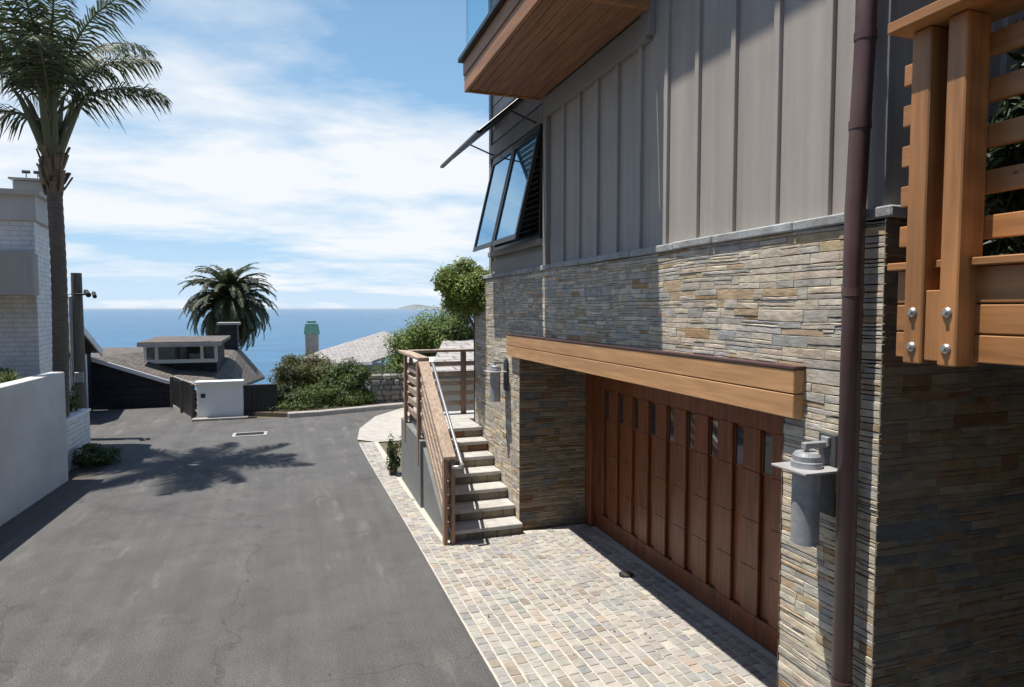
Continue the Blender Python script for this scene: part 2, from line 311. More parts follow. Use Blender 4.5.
# sea
M_sea = bpy.data.materials.new('sea_water'); M_sea.use_nodes = True
T = M_sea.node_tree; b = T.nodes['Principled BSDF']; b.inputs['Base Color'].default_value = (.01, .10, .2, 1); b.inputs['Roughness'].default_value = .25; b.inputs['IOR'].default_value = 1.33; b.inputs['Specular IOR Level'].default_value = .25
tcn = T.nodes.new('ShaderNodeTexCoord'); mpn = T.nodes.new('ShaderNodeMapping'); mpn.inputs['Scale'].default_value = (.35, 1, 1); T.links.new(tcn.outputs['Object'], mpn.inputs[0])
q = T.nodes.new('ShaderNodeTexNoise'); q.inputs['Scale'].default_value = .11; q.inputs['Detail'].default_value = 6; q.inputs['Roughness'].default_value = .7; T.links.new(mpn.outputs[0], q.inputs['Vector'])
bn = T.nodes.new('ShaderNodeBump'); bn.inputs['Strength'].default_value = 1; bn.inputs['Distance'].default_value = 2.2; T.links.new(q.outputs[0], bn.inputs['Height']); T.links.new(bn.outputs[0], b.inputs['Normal'])
q2 = T.nodes.new('ShaderNodeTexNoise'); q2.inputs['Scale'].default_value = .02; q2.inputs['Detail'].default_value = 8; q2.inputs['Roughness'].default_value = .65; T.links.new(mpn.outputs[0], q2.inputs['Vector'])
rp = T.nodes.new('ShaderNodeValToRGB'); rp.color_ramp.elements[0].position = .38; rp.color_ramp.elements[0].color = (.008, .085, .19, 1); rp.color_ramp.elements[1].position = .62; rp.color_ramp.elements[1].color = (.018, .13, .26, 1)
T.links.new(q2.outputs[0], rp.inputs[0]); T.links.new(rp.outputs[0], b.inputs['Base Color'])
SEA = -32
mb = MB(); mb.face([(-60000, 60, SEA), (60000, 60, SEA), (60000, 70000, SEA), (-60000, 70000, SEA)])
tag(mb.build('sea', M_sea), 'blue ocean reaching to the horizon', 'sea', kind='structure')
# island on the horizon
mb = MB(); D = 23000
def isl(px_): return at(px_, 308, Y=D)
prof = [(399, 0), (404, .35), (409, .6), (414, .85), (420, 1), (426, .9), (432, .75), (438, .6), (446, .55), (454, .62), (462, .5), (470, .35), (482, .15), (496, 0)]
fr = []; bk = []; top = []
for x, hgt in prof:
    p = isl(x); fr.append((p.x, D, SEA-5)); top.append((p.x, D+900, SEA+190*hgt)); bk.append((p.x, D+2500, SEA-5))
n = len(prof); mb.mesh(fr+top+bk, [(i, i+1, n+i+1, n+i) for i in range(n-1)]+[(n+i, n+i+1, 2*n+i+1, 2*n+i) for i in range(n-1)])
tag(mb.build('hills', mat('island_rock', (.17, .19, .20), .95, .2, .002)), 'low distant island on the sea horizon', 'island', kind='structure')
# ------------------------------------------------------------------ pavers
PAL_P = [((.37, .35, .31), 6), ((.42, .395, .345), 4), ((.33, .32, .295), 5), ((.29, .29, .285), 2.5), ((.36, .31, .25), 2), ((.29, .25, .21), 1), ((.35, .335, .305), 5)]
def pick(pal, r):
    t = r.random()*sum(w_ for _, w_ in pal)
    for c, w_ in pal:
        t -= w_
        if t <= 0: break
    k = r.uniform(.76, 1.0); return tuple(q*k*r.uniform(.97, 1.03) for q in c)
def edge_x(Y):
    pts = [(-14, 1.62), (0, 1.50), (2, 1.46), (5, 1.40), (8, 1.36), (12, 1.28), (14, 1.27)]
    for (a, xa), (b_, xb) in zip(pts, pts[1:]):
        if Y <= b_: return xa+(xb-xa)*(Y-a)/(b_-a)
    return pts[-1][1]
mb = MB(); mb.face([(edge_x(y_)-.005, y_, .006) for y_ in (2.2, 5, 8, 12, 13.6)][::-1]+[(3.64, 2.2, .006), (3.64, 7.5, .006), (1.72, 7.5, .006), (1.66, 13.6, .006)])
sand = mb.build('driveway', M_sand); tag(sand, 'pale sand bedding and joints of the paved driveway', 'driveway', kind='structure')
mb = MB(); r = random.Random(3)
def paver(cx, cy, lx, ly, rot, zt):
    ca, sa = math.cos(rot), math.sin(rot); b_ = .007
    def P(u, v_, z_): return (cx+u*ca-v_*sa, cy+u*sa+v_*ca, z_)
    hx, hy = lx/2, ly/2; j = [(r.uniform(-.005, .005), r.uniform(-.005, .005)) for _ in range(4)]
    cs = [(-hx, -hy), (hx, -hy), (hx, hy), (-hx, hy)]
    lo = [P(a+p, b2+q_, .004) for (a, b2), (p, q_) in zip(cs, j)]; mid = [P(a+p, b2+q_, zt-.004) for (a, b2), (p, q_) in zip(cs, j)]
    up = [P((a+p)*(1-b_/hx), (b2+q_)*(1-b_/hy), zt+r.uniform(-.001, .001)) for (a, b2), (p, q_) in zip(cs, j)]
    mb.mesh(lo+mid+up, [(8, 9, 10, 11)]+[(i, (i+1) % 4, 4+(i+1) % 4, 4+i) for i in range(4)]+[(4+i, 4+(i+1) % 4, 8+(i+1) % 4, 8+i) for i in range(4)], pick(PAL_P, r))
# courses follow the street edge and swing gently towards the door
W = .097
k = 0
while True:
    off0 = .052+k*W
    if off0 > 2.4: break
    y = 2.2+r.uniform(0, .05)
    while y < 13.5:
        ln = r.uniform(.09, .14)
        yc = y+ln/2
        amp = .10*math.sin((yc-1.)*.55)*min(1, off0/1.2)
        xc = edge_x(yc)+off0+amp
        lim = 3.60 if yc < 7.42 and yc > 3.0 else (2.62 if yc < 3.0 else (1.70 if yc < 9.3 else 1.66))
        if xc+W/2 < lim:
            sl = (edge_x(yc+.1)-edge_x(yc-.1))/.2 + .055*math.cos((yc-1.)*.55)*min(1, off0/1.2)
            paver(xc, yc, W-.013, ln-.013, -sl, .014+r.uniform(-.0025, .0025))
        y += ln
    k += 1
tag(mb.build('driveway_pavers', M_paver, colored=True), 'cream, tan and grey stone setts laid in front of the garage', 'paving', kind='structure')
# drain in the drive
dr = at(626, 575, z=.015); e0 = empty('drain_cover', (dr.x, dr.y, .017), 'small round dark drain cover set in the shaded pavers', 'drain cover')
mb = MB(); mb.tube([(dr.x, dr.y, .012), (dr.x, dr.y, .027)], .075, 24); mb.build('rim', M_bronze, e0)
mb = MB()
for i in range(-3, 4): mb.box((dr.x-.05+abs(i)*.004, dr.y+i*.015-.003, .0265), (dr.x+.05-abs(i)*.004, dr.y+i*.015+.003, .030))
mb.build('grate', M_bolt, e0)
# ------------------------------------------------------------------ MAIN HOUSE
XF, YC, YO0, YO1, YE = 2.67, 2.33, 2.98, 7.53, 9.62
ZB, ZT, ZL = 2.195, 2.464, 3.27
XD = 3.66
house = empty('beach_house', (XF, 5, 0), 'modern house with stacked ledgestone base, grey board and batten siding and timber balcony', 'house')
PAL_S = [((.54, .475, .375), 5), ((.62, .56, .45), 5), ((.46, .425, .37), 4), ((.38, .37, .35), 2.2), ((.50, .385, .24), 2.6), ((.38, .24, .12), .9), ((.57, .49, .37), 5), ((.49, .455, .40), 3)]
PAL_S_SHADE = [((.205, .17, .12), 5), ((.25, .205, .145), 5), ((.17, .148, .115), 4), ((.13, .13, .125), 2.2), ((.225, .15, .08), 4), ((.16, .085, .038), 1.8), ((.235, .19, .125), 4)]  # same ledgestone darkened, the side walls' shade put into the colour
rz = random.Random(11); rows = [0.0]
while rows[-1] < 3.22: rows.append(rows[-1]+rz.choice((.038, .048, .056, .066, .084)))
rows[-1] = 3.225
def stones(mb, P, segs, seed, pal=PAL_S, amp=.008, zmax=9):
    """P(u, z, d) -> point at depth d in front of the wall plane; segs(z) -> list of (u0, u1)"""
    r = random.Random(seed)
    wob = lambda u, z: z+.006*math.sin(u*1.9+z*2.3)+.003*math.sin(u*5.3-z*4.1)
    def stone(a, b_, c0, c1):
        d = (r.random()**1.5*.85+.15)*amp; col = pick(pal, r); g = .0012; a += g; b_ -= g; c0 += g*.8; c1 -= g*.8
        nu = max(2, int((b_-a)/.05)); V = []; fs = []; ta, tb = r.uniform(0, .004), r.uniform(-.004, .004); tp = r.uniform(.55, 1.)
        for i in range(nu+1):
            t = i/nu; uu = a+(b_-a)*t; e_ = 1 if 0 < i < nu else .88; w0, w1 = wob(uu, c0), wob(uu, c1); k_ = (0 < i < nu); dd = d*(tp+(1-tp)*t)
            V += [P(uu, w0, -.003), P(uu+r.uniform(-.004, .004)*k_, w0+ta*k_+r.uniform(0, .003), dd*e_*r.uniform(.75, 1.0)),
                  P(uu+r.uniform(-.006, .006)*k_, (w0+w1)/2+r.uniform(-.006, .006), dd*r.uniform(.85, 1.12)*e_),
                  P(uu+r.uniform(-.004, .004)*k_, w1-abs(tb)*k_-r.uniform(0, .003), dd*e_*r.uniform(.75, 1.)), P(uu, w1, -.003)]
        for i in range(nu):
            for q_ in range(4): fs.append((i*5+q_, (i+1)*5+q_, (i+1)*5+q_+1, i*5+q_+1))
        fs.append((0, 1, 2, 3, 4)); n_ = nu*5; fs.append((n_+4, n_+3, n_+2, n_+1, n_)); mb.mesh(V, fs, col)
    for z0, z1 in zip(rows, rows[1:]):
        if z0 >= zmax: break
        z1 = min(z1, zmax); h_ = z1-z0
        for (u0, u1) in segs((z0+z1)/2):
            u = u0
            while u < u1-.001:
                ln = r.choice((.08, .12, .16, .2, .26, .34))*r.uniform(.85, 1.2)
                if u+ln > u1-.08: ln = u1-u
                q_ = r.random()
                if q_ < (.25 if h_ > .055 else .5): stone(u, u+ln, z0, z1)
                elif q_ < .9 or h_ < .055:
                    zm = z0+h_*r.uniform(.3, .7); stone(u, u+ln, zm, z1)
                    um = u+ln*r.uniform(.3, .7)
                    if ln > .2 and r.random() < .5: stone(u, um, z0, zm); stone(um, u+ln, z0, zm)
                    else: stone(u, u+ln, z0, zm)
                else:
                    za, zb2 = z0+h_*.33, z0+h_*.68; stone(u, u+ln, z0, za); stone(u, u+ln, za, zb2); stone(u, u+ln, zb2, z1)
                u += ln
# street facade
sw = bpy.data.objects.new('stone_wall', None)
mb = MB()
stones(mb, lambda u, z, d: (XF-d, u, z), lambda z: ([(YC, YO0), (YO1, YE)] if z < ZT-.1 else [(YC, YE)]), 21)
mb.box((XF+.0005, YC+.012, -.4), (XF+.30, YO0-.01, 3.22), (.20, .175, .14)); mb.box((XF+.0005, YO1+.01, -.4), (XF+.30, YE, 3.22), (.20, .175, .14)); mb.box((XF+.0005, YO0-.01, 2.3), (XF+.30, YO1+.01, 3.22), (.20, .175, .14))
mb.build('stone_facade', M_stone, house, colored=True)
# reveals of the garage recess
mb = MB()
stones(mb, lambda u, z, d: (u, YO1-d*.8, z), lambda z: [(XF-.01, XD+.1)], 22, PAL_S_SHADE, zmax=2.33)
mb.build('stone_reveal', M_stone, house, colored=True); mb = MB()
stones(mb, lambda u, z, d: (u, YO0+d*.8, z), lambda z: [(XF-.01, XD+.1)], 23, PAL_S_SHADE, zmax=2.33)
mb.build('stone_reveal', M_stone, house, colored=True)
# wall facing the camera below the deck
mb = MB(); stones(mb, lambda u, z, d: (u, YC-d, z), lambda z: [(XF-.02, 8.5)], 24, PAL_S_SHADE); mb.box((XF+.0005, YC+.0005, -.4), (8.5, YC+.3, 3.22), (.20, .175, .14))
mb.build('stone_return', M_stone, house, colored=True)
mb = MB(); stones(mb, lambda u, z, d: (u, YE+d, z), lambda z: [(XF-.02, 4.5)], 25, PAL_S_SHADE); mb.box((XF+.3, YE-.3, -.4), (4.5, YE-.009, 3.22), (.20, .175, .14))
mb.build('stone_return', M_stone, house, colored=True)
# coping ledge
mb = MB(); r = random.Random(5); y = YC-.035
while y < YE+.05:
    ln = min(r.uniform(.45, .75), YE+.05-y+.01); mb.bbox(Matrix.Translation((XF+.058+r.uniform(-.005, .005), y+ln/2, 3.255+r.uniform(-.003, .003))), (.17, ln-.004, .055), .008); y += ln
x = XF+.15
while x < 8.4:
    ln = r.uniform(.4, .7); mb.bbox(Matrix.Translation((x+ln/2, YC+.05+r.uniform(-.006, .006), 3.255)), (ln-.004, .17, .055), .008); x += ln
mb.build('coping', M_cap, house)
# upper siding
XS = 2.735; YU0, YU1 = 2.39, 8.9
mb = MB()
WZ0, WZ1, WY0, WY1 = 3.60, 4.88, 6.92, 8.72     # window opening
mb.box((XS, YU0, 3.24), (XS+.15, WY0, 7.9)); mb.box((XS, WY1, 3.24), (XS+.15, YU1, 7.9)); mb.box((XS, WY0, 3.24), (XS+.15, WY1, WZ0)); mb.box((XS, WY0, WZ1), (XS+.15, WY1, 7.9))
mb.box((XS+.15, YU0, 3.24), (8.4, YU0+.15, 7.9)); mb.box((XS+.15, YU1-.15, 3.24), (8.4, YU1, 7.9))
y = .987*H
while y < 6.6:
    if not (4.5 < y < 4.75 and 0): mb.bbox(Matrix.Translation((XS-.012, y, 5.6)), (.030, .048, 4.62), .003)
    y += .3945
x = XS+.35
while x < 8: mb.bbox(Matrix.Translation((x, YU0-.012, 5.6)), (.048, .030, 4.62), .003); x += .3945
for k_ in range(16):  # lap boards above the window bay
    z = 5.12+k_*.17; mb.bbox(Matrix.Translation((XS-.006, 7.83, z+.08))@Matrix.Rotation(R(4), 4, 'Y'), (.022, 2.02, .166), .002)
mb.build('siding', M_siding, house)
mb = MB()
mb.bbox(Matrix.Translation((XS-.022, 2.43, 5.6)), (.05, .11, 4.64), .004)
mb.bbox(Matrix.Translation((XS-.026, 6.755, 5.6)), (.058, .10, 4.64), .004)      # corner board by the window bay
mb.bbox(Matrix.Translation((XS-.024, 8.86, 5.6)), (.05, .09, 4.64), .004)
mb.bbox(Matrix.Translation((XS-.030, 5.66, 5.02)), (.06, 2.14, .21), .005)       # band under the balcony
mb.bbox(Matrix.Translation((XS-.032, 4.60, 6.45)), (.064, .13, 3.0), .005)
mb.bbox(Matrix.Translation((XS-.030, 7.80, 4.98)), (.06, 1.98, .18), .004)       # head
mb.bbox(Matrix.Translation((XS-.045, 7.80, 3.555)), (.12, 1.98, .07), .006)      # sill
mb.bbox(Matrix.Translation((XS-.020, 7.80, 3.37)), (.04, 1.98, .20), .004)
mb.build('trim', M_trim, house)
# roof eave high above; its unseen reach over the deck is added for shade
mb = MB(); mb.prism([(2.0-.15, 1.6), (2.01-.15, 4.7), (2.04-.12, 9.2), (8.6, 9.2), (8.6, -2.2), (2.75, -2.2), (2.75, 1.6)], 7.30, 7.48)
mb.build('roof', M_trim, house)
# interior floor so nothing leaks
mb = MB(); mb.box((4.3, 2.8, .0), (4.4, 9.2, 3.1)); mb.box((XS+.16, 2.7, 3.2), (8.3, 8.7, 3.26)); mb.build('inner_wall', M_inter, house)
# balcony
bal = bpy.data.objects.new('balcony', None); C.objects.link(bal); bal.parent = house; bal.location = (0, 0, 5.1)
BX0, BY0, BY1, BZ = 1.79, 4.54, 6.83, 5.13
mb = MB()
nb = 9; wd = (XS-.07-BX0-.05)/nb
for i in range(nb):
    x0 = BX0+.05+i*wd; mb.bbox(Matrix.Translation((x0+wd/2, (BY0+BY1)/2, BZ+.012)), (wd-.005, BY1-BY0-.06, .02), .002)
mb.build('soffit', woodm('redwood_soffit', (.25, .12, .058), (3, .25, 3), .35, .55), bal)
mb = MB(); mb.box((BX0+.05, BY0+.04, BZ+.024), (XS-.03, BY1-.04, BZ+.27)); mb.build('deck_slab', M_trim, bal)
mb = MB()
for z0, z1, o_ in ((BZ-.012, BZ+.15, 0), (BZ+.155, BZ+.30, .012)):
    zc_ = (z0+z1)/2; hh = z1-z0
    mb.bbox(Matrix.Translation((BX0+.02-o_, (BY0+BY1)/2, zc_)), (.035, BY1-BY0+.05, hh), .004)
    mb.bbox(Matrix.Translation(((BX0+XS)/2-.03, BY0-.005-o_, zc_)), (XS-BX0-.09, .035, hh), .004)
    mb.bbox(Matrix.Translation(((BX0+XS)/2-.03, BY1+.005+o_, zc_)), (XS-BX0-.09, .035, hh), .004)
mb.build('fascia', woodm('balcony_fascia_wood', (.33, .15, .055), (3, .25, 3), .3, .5), bal)
mb = MB(); mb.bbox(Matrix.Translation((BX0-.005, (BY0+BY1)/2, BZ+.325)), (.11, BY1-BY0+.12, .045), .004); mb.build('cap_flashing', M_bronze, bal)
mb = MB(); mb.box((BX0+.02, BY0+.02, BZ+.35), (BX0+.032, BY1-.02, BZ+1.4)); mb.box((BX0+.04, BY1-.03, BZ+.35), (XS-.05, BY1-.018, BZ+1.4)); mb.box((BX0+.04, BY0+.018, BZ+.35), (XS-.05, BY0+.03, BZ+1.4))
gm = bpy.data.materials.new('clear_railing_glass'); gm.use_nodes = True; b = gm.node_tree.nodes['Principled BSDF']; b.inputs['Transmission Weight'].default_value = 1; b.inputs['Roughness'].default_value = .0; b.inputs['IOR'].default_value = 1.1; b.inputs['Base Color'].default_value = (.8, .93, .97, 1)
mb.build('glass_railing', gm, bal)
# window bay with louvred shutter, sashes and awning
win = bpy.data.objects.new('awning_window', None); C.objects.link(win); win.parent = house; win.location = (0, 0, 4)
mb = MB()
for yy in (WY0+.025, WY1-.025): mb.bbox(Matrix.Translation((XS+.02, yy, (WZ0+WZ1)/2)), (.12, .05, WZ1-WZ0), .003)
for zz in (WZ0+.025, WZ1-.025): mb.bbox(Matrix.Translation((XS+.02, (WY0+WY1)/2, zz)), (.12, WY1-WY0-.1, .05), .003)
mb.build('frame', M_bronze, win)
mb = MB(); z = WZ0+.08
while z < WZ1-.06: mb.bbox(Matrix.Translation((XS+.09, (WY0+WY1)/2, z))@Matrix.Rotation(R(35), 4, 'Y'), (.07, WY1-WY0-.14, .008), .001); z += .07
mb.build('louvres', M_bronze, win)
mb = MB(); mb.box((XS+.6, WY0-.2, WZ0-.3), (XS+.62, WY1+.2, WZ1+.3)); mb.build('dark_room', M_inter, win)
hz, bz = 4.84, 3.585; ox = .30
hp = lambda y, t, d=0: Vector((XS-.03-ox*t-d*.97, y, hz+(bz-hz)*t-d*.2))
SY0, SY1 = 6.90, 8.70
mbf = MB(); mbg = MB()
for a, b_ in ((0., .035), (.965, 1.)):
    mbf.slab([hp(SY0, a, .02), hp(SY0, b_, .02), hp(SY1, b_, .02), hp(SY1, a, .02)], .0)
mbf = MB()
def sbar(y0, y1, t0, t1):
    q_ = [hp(y0, t0, .022), hp(y1, t0, .022), hp(y1, t1, .022), hp(y0, t1, .022)]; p_ = [hp(y0, t0, -.022), hp(y1, t0, -.022), hp(y1, t1, -.022), hp(y0, t1, -.022)]
    mbf.mesh(q_+p_, [(0, 1, 2, 3), (7, 6, 5, 4), (0, 4, 5, 1), (1, 5, 6, 2), (2, 6, 7, 3), (3, 7, 4, 0)])
ym = (SY0+SY1)/2
for y0, y1 in ((SY0, ym-.01), (ym+.01, SY1)):
    sbar(y0, y0+.05, 0, 1); sbar(y1-.05, y1, 0, 1); sbar(y0+.05, y1-.05, 0, .045); sbar(y0+.05, y1-.05, .95, 1)
mbf.build('sash', M_bronze, win)
g_ = MB()
for y0, y1 in ((SY0+.05, ym-.06), (ym+.06, SY1-.05)):
    q_ = [hp(y0, .045, .004), hp(y1, .045, .004), hp(y1, .95, .004), hp(y0, .95, .004)]; p_ = [hp(y0, .045, -.004), hp(y1, .045, -.004), hp(y1, .95, -.004), hp(y0, .95, -.004)]
    g_.mesh(q_+p_, [(0, 1, 2, 3), (7, 6, 5, 4), (0, 4, 5, 1), (1, 5, 6, 2), (2, 6, 7, 3), (3, 7, 4, 0)])
M_sash = glassmat('sash_glass', (.03, .05, .06), .02); M_sash.node_tree.nodes['Principled BSDF'].inputs['Metallic'].default_value = .75; M_sash.node_tree.nodes['Principled BSDF'].inputs['Base Color'].default_value = (.20, .48, .70, 1)
g_.build('pane', M_sash, win)
# awning (raised shutter)
aw = bpy.data.objects.new('raised_shutter', None); C.objects.link(aw); aw.parent = house; aw.location = (0, 0, 5)
AX, AZ0, AZ1 = 1.97, 5.36, 4.73; AY0, AY1 = 6.90, 8.75
mb = MB()
for yy in (AY0+.03, AY1-.03, (AY0+AY1)/2): mb.beam((XS-.03, yy, AZ0), (AX, yy, AZ1), .06, .035)
mb.beam((AX, AY0, AZ1), (AX, AY1, AZ1), .05, .035); mb.beam((XS-.05, AY0, AZ0), (XS-.05, AY1, AZ0), .05, .035)
mb.build('frame', M_bronze, aw)
mb = MB()
for i in range(15):
    t = (i+.7)/15.4; mb.bbox(Matrix.Translation((XS-.03+(AX-XS+.03)*t, (AY0+AY1)/2, AZ0+(AZ1-AZ0)*t))@Matrix.Rotation(R(-20), 4, 'Y'), (.056, AY1-AY0-.1, .007), .001)
mb.build('louvres', M_bronze, aw)
for yy in (AY0+.1, AY1-.1): mb = MB(); mb.tube([(XS-.02, yy, 4.90), (AX+.38, yy, AZ1+.30)], .011, 8); mb.build('strut', M_bronze, aw)
# lintel beam over the garage
mb = MB(); LY0, LY1 = 2.83, 7.84
mb.bbox(Matrix.Translation((XF-.022, (LY0+LY1)/2, ZB+.066)), (.11, LY1-LY0, .130), .004)
mb.bbox(Matrix.Translation((XF-.022, (LY0+LY1)/2, ZB+.203)), (.11, LY1-LY0, .130), .004)
lint = mb.build('lintel_beam', woodm('lintel_cedar', (.48, .265, .12), (4, .3, 4), .2, .5), house)
mb = MB(); mb.bbox(Matrix.Translation((XF-.010, (LY0+LY1)/2, ZT+.011)), (.145, LY1-LY0+.02, .016), .002); mb.bbox(Matrix.Translation((XF-.012, (LY0+LY1)/2, ZB+.134)), (.1, LY1-LY0-.02, .02), .002)
mb.build('lintel_flashing', M_brown, house)
mb = MB(); mb.box((XF+.04, YO0-.05, ZB+.005), (XD+.12, YO1+.05, ZB+.10)); mb.build('recess_ceiling', M_door, house)
# garage door
gd = bpy.data.objects.new('garage_door', None); C.objects.link(gd); gd.parent = house; gd.location = (0, 0, 0)
mb = MB(); mb.box((XD+.005, YO0+.03, .02), (XD+.05, YO1-.16, ZB)); 
pw = .353; y = 1.5168*H-pw*3.5
GY0, GY1 = YO0+.02, 7.36
mb.bbox(Matrix.Translation((XD-.018, (GY0+GY1)/2, .12)), (.036, GY1-GY0, .20), .005)
mb.bbox(Matrix.Translation((XD-.018, (GY0+GY1)/2, ZB-.195)), (.036, GY1-GY0, .385), .005)
cents = [1.5168*H+pw*i for i in range(-4, 10)]
cents = [c for c in cents if GY0+.1 < c < GY1-.1]
edges = [GY0]+[(a+b_)/2 for a, b_ in zip(cents, cents[1:])]+[GY1]
for i in range(len(edges)):
    c = edges[i]
    y0, y1 = (c-.105, c+.105)
    if i == 0: y0 = c; y1 = cents[0]-.07
    if i == len(edges)-1: y1 = c; y0 = cents[-1]+.07
    y0, y1 = max(y0, GY0), min(y1, GY1)
    for z0, z1 in ((.222, .62), (.6215, 1.02), (1.0215, 1.44), (1.4415, ZB-.39)):
        mb.bbox(Matrix.Translation((XD-.016, (y0+y1)/2, (z0+z1)/2)), (.032, y1-y0, z1-z0), .004)
mb.build('door_leaf', M_door, gd)
M_dg = glassmat('door_glass', (.02, .022, .025), .05)
for c in cents:
    mw = MB()
    mb = MB(); mb.bbox(Matrix.Translation((XD+.001, c, 1.6)), (.008, .125, .34), .001); wp_ = mb.build('window_pane', M_dg, gd)
    for y0, y1, z0, z1 in ((c-.07, c-.055, 1.43, 1.78), (c+.055, c+.07, 1.43, 1.78), (c-.055, c+.055, 1.43, 1.447)): mw.box((XD-.01, y0, z0), (XD+.004, y1, z1))
    mw.build('bead', M_door, wp_)

mb = MB(); mb.bbox(Matrix.Translation((XD-.03, 7.44, ZB/2)), (.14, .16, ZB), .006); mb.build('jamb', M_door, gd); mb = MB(); mb.bbox(Matrix.Translation((XD-.03, YO0-.0, ZB/2)), (.14, .05, ZB), .006)
mb.build('jamb', M_door, gd)
# downpipe
dp = bpy.data.objects.new('downpipe', None); C.objects.link(dp); dp.parent = house; dp.location = (0, 0, 0)
PY = 2.445
mb = MB(); pX, pU = XF-.085, XF-.052
mb.tube([(pU, PY, 7.3), (pU, PY, 4.10), (pU-.003, PY, 4.02), (pU-.018, PY, 3.68), (pX+.004, PY, 3.36), (pX, PY, 3.28), (pX, PY, .05)], .047, 20)
mb.build('pipe', M_brown, dp, smooth=True)
for z, x_ in ((4.08, pU), (3.66, pU-.018), (2.86, pX), (.9, pX)):
    mb = MB(); mb.tube([(x_, PY, z), (x_, PY, z+.04)], .0505, 24); mb.build('coupling', M_brown, dp)
# ------------------------------------------------------------------ wall lamps
M_zinc = mat('pale_zinc', (.42, .42, .42), .5, .15, 10, metal=.3); M_frost = mat('frosted_glass', (.5, .5, .48), .3, 0)
def lamp(Y, label):
    X0 = XF-.02; z0 = 1.72
    e_ = empty('wall_lamp', (X0, Y, z0), label, 'wall lamp', 'galvanised wall lamps on the stone facade')
    mb = MB(); mb.bbox(Matrix.Translation((X0-.008, Y, z0+.215)), (.026, .115, .43), .004); mb.build('back_plate', M_galvd, e_)
    cx = X0-.150
    mb = MB(); mb.bbox(Matrix.Translation(((X0+cx)/2-.01, Y, z0+.375)), (abs(X0-cx)+.03, .032, .032), .004); mb.tube([(cx, Y, z0+.33), (cx, Y, z0+.385)], .012, 12); mb.bbox(Matrix.Translation((X0-.03, Y, z0+.39)), (.02, .05, .05), .004); mb.build('arm', M_galv, e_)
    mb = MB(); mb.tube([(cx, Y, z0+.265), (cx, Y, z0+.295), (cx, Y, z0+.298), (cx, Y, z0+.325), (cx, Y, z0+.342), (cx, Y, z0+.344)], [.076, .076, .068, .068, .056, .02], 28); mb.build('collar', M_galv, e_)
    mb = MB(); mb.bbox(Matrix.Translation((cx, Y, z0+.259)), (.24, .24, .012), .002); mb.build('square_brim', M_zinc, e_)
    mb = MB(); mb.tube([(cx, Y, z0+.253), (cx, Y, z0-.13)], .068, 32, cap=False); mb.tube([(cx, Y, z0+.253), (cx, Y, z0-.13)], .064, 32, cap=False); mb.tube([(cx, Y, z0-.132), (cx, Y, z0-.122)], .070, 32, cap=False); mb.build('cylinder_shade', M_galv, e_, smooth=True)
    mb = MB(); mb.tube([(cx, Y, z0+.17), (cx, Y, z0+.02)], .03, 14); mb.build('bulb', M_frost, e_)
lamp(2.625, 'large galvanised cylinder wall lamp beside the brown downpipe, right of the garage door')
lamp(8.02, 'small far galvanised wall lamp on the stone pier above the stair')
# ------------------------------------------------------------------ staircase
st = empty('staircase', (2.2, 7.4, 0), 'seven stone steps rising to a landing along the ledgestone wall', 'staircase')
SX0, SX1 = 1.76, XF-.012; RI = 1.04/7; r = random.Random(8)
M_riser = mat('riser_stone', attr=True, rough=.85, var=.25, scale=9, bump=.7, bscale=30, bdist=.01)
for i in range(7):
    y0 = 7.40+i*.30; z1 = (i+1)*RI; y1 = 7.70+i*.3 if i < 6 else 10.55
    ob = MB(); x = SX0
    while x < SX1-.01:
        ln = min(r.uniform(.16, .32), SX1-x)
        if SX1-x-ln < .08: ln = SX1-x
        ob.bbox(Matrix.Translation((x+ln/2, y0+.06+r.uniform(-.004, .004), z1-RI/2-.03)), (ln-.004, .12, RI-.045), .006, pick(PAL_S_SHADE, r)); x += ln
    ob.box((SX0, y0+.12, 0), (SX1, 10.5, z1-.05), (.25, .24, .22))
    if i < 6:
        so_ = bpy.data.objects.new('step', None); C.objects.link(so_); so_.parent = st
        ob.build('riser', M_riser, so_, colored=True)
        tb = MB(); x = SX0-.01
        for ln in (.46, SX1-SX0-.45): tb.bbox(Matrix.Translation((x+ln/2, y0+.15, z1-.025)), (ln-.004, .345, .05), .007); x += ln
        tb.build('tread', M_tread, so_)
    else:
        la = bpy.data.objects.new('landing', None); C.objects.link(la); la.parent = st; ob.build('riser', M_riser, la, colored=True)
        tb = MB(); 
        for ix in range(7):
            for iy in range(6):
                x0 = SX0-.01+ix*.31; y_ = y0-.02+iy*.26
                if x0 > SX1-.1 and y_ < YE+.1: continue
                x1 = min(x0+.306, SX1 if y_ < YE+.1 else 9); tb.bbox(Matrix.Translation(((x0+x1)/2, y_+.13, z1-.025)), (x1-x0, .256, .05), .005)
        tb.build('paving', M_tread, la)
        mb = MB(); mb.box((SX1+.02, YE+.06, 0), (3.7, 10.5, z1-.06)); mb.build('support', M_greystucco, la)
mb = MB()
M_cheek = mat('grey_cheek_stucco', (.17, .175, .17), .85, .12, 4, bump=.3, bscale=60, bdist=.004)
mb.mesh([(SX0-.10, y_, z_) for y_, z_ in ((8.85, -.1), (10.5, -.1), (10.5, 1.02), (8.85, .95))]+[(SX0-.012, y_, z_) for y_, z_ in ((8.85, -.1), (10.5, -.1), (10.5, 1.02), (8.85, .95))], [(0, 1, 2, 3), (7, 6, 5, 4), (0, 4, 5, 1), (1, 5, 6, 2), (2, 6, 7, 3), (3, 7, 4, 0)])
pr = [(7.50, -.1), (8.84, -.1), (8.84, .86), (7.50, .12)]
mb.mesh([(SX0-.06, y_, z_) for y_, z_ in pr]+[(SX0-.012, y_, z_) for y_, z_ in pr], [(0, 1, 2, 3), (7, 6, 5, 4), (0, 4, 5, 1), (1, 5, 6, 2), (2, 6, 7, 3), (3, 7, 4, 0)])
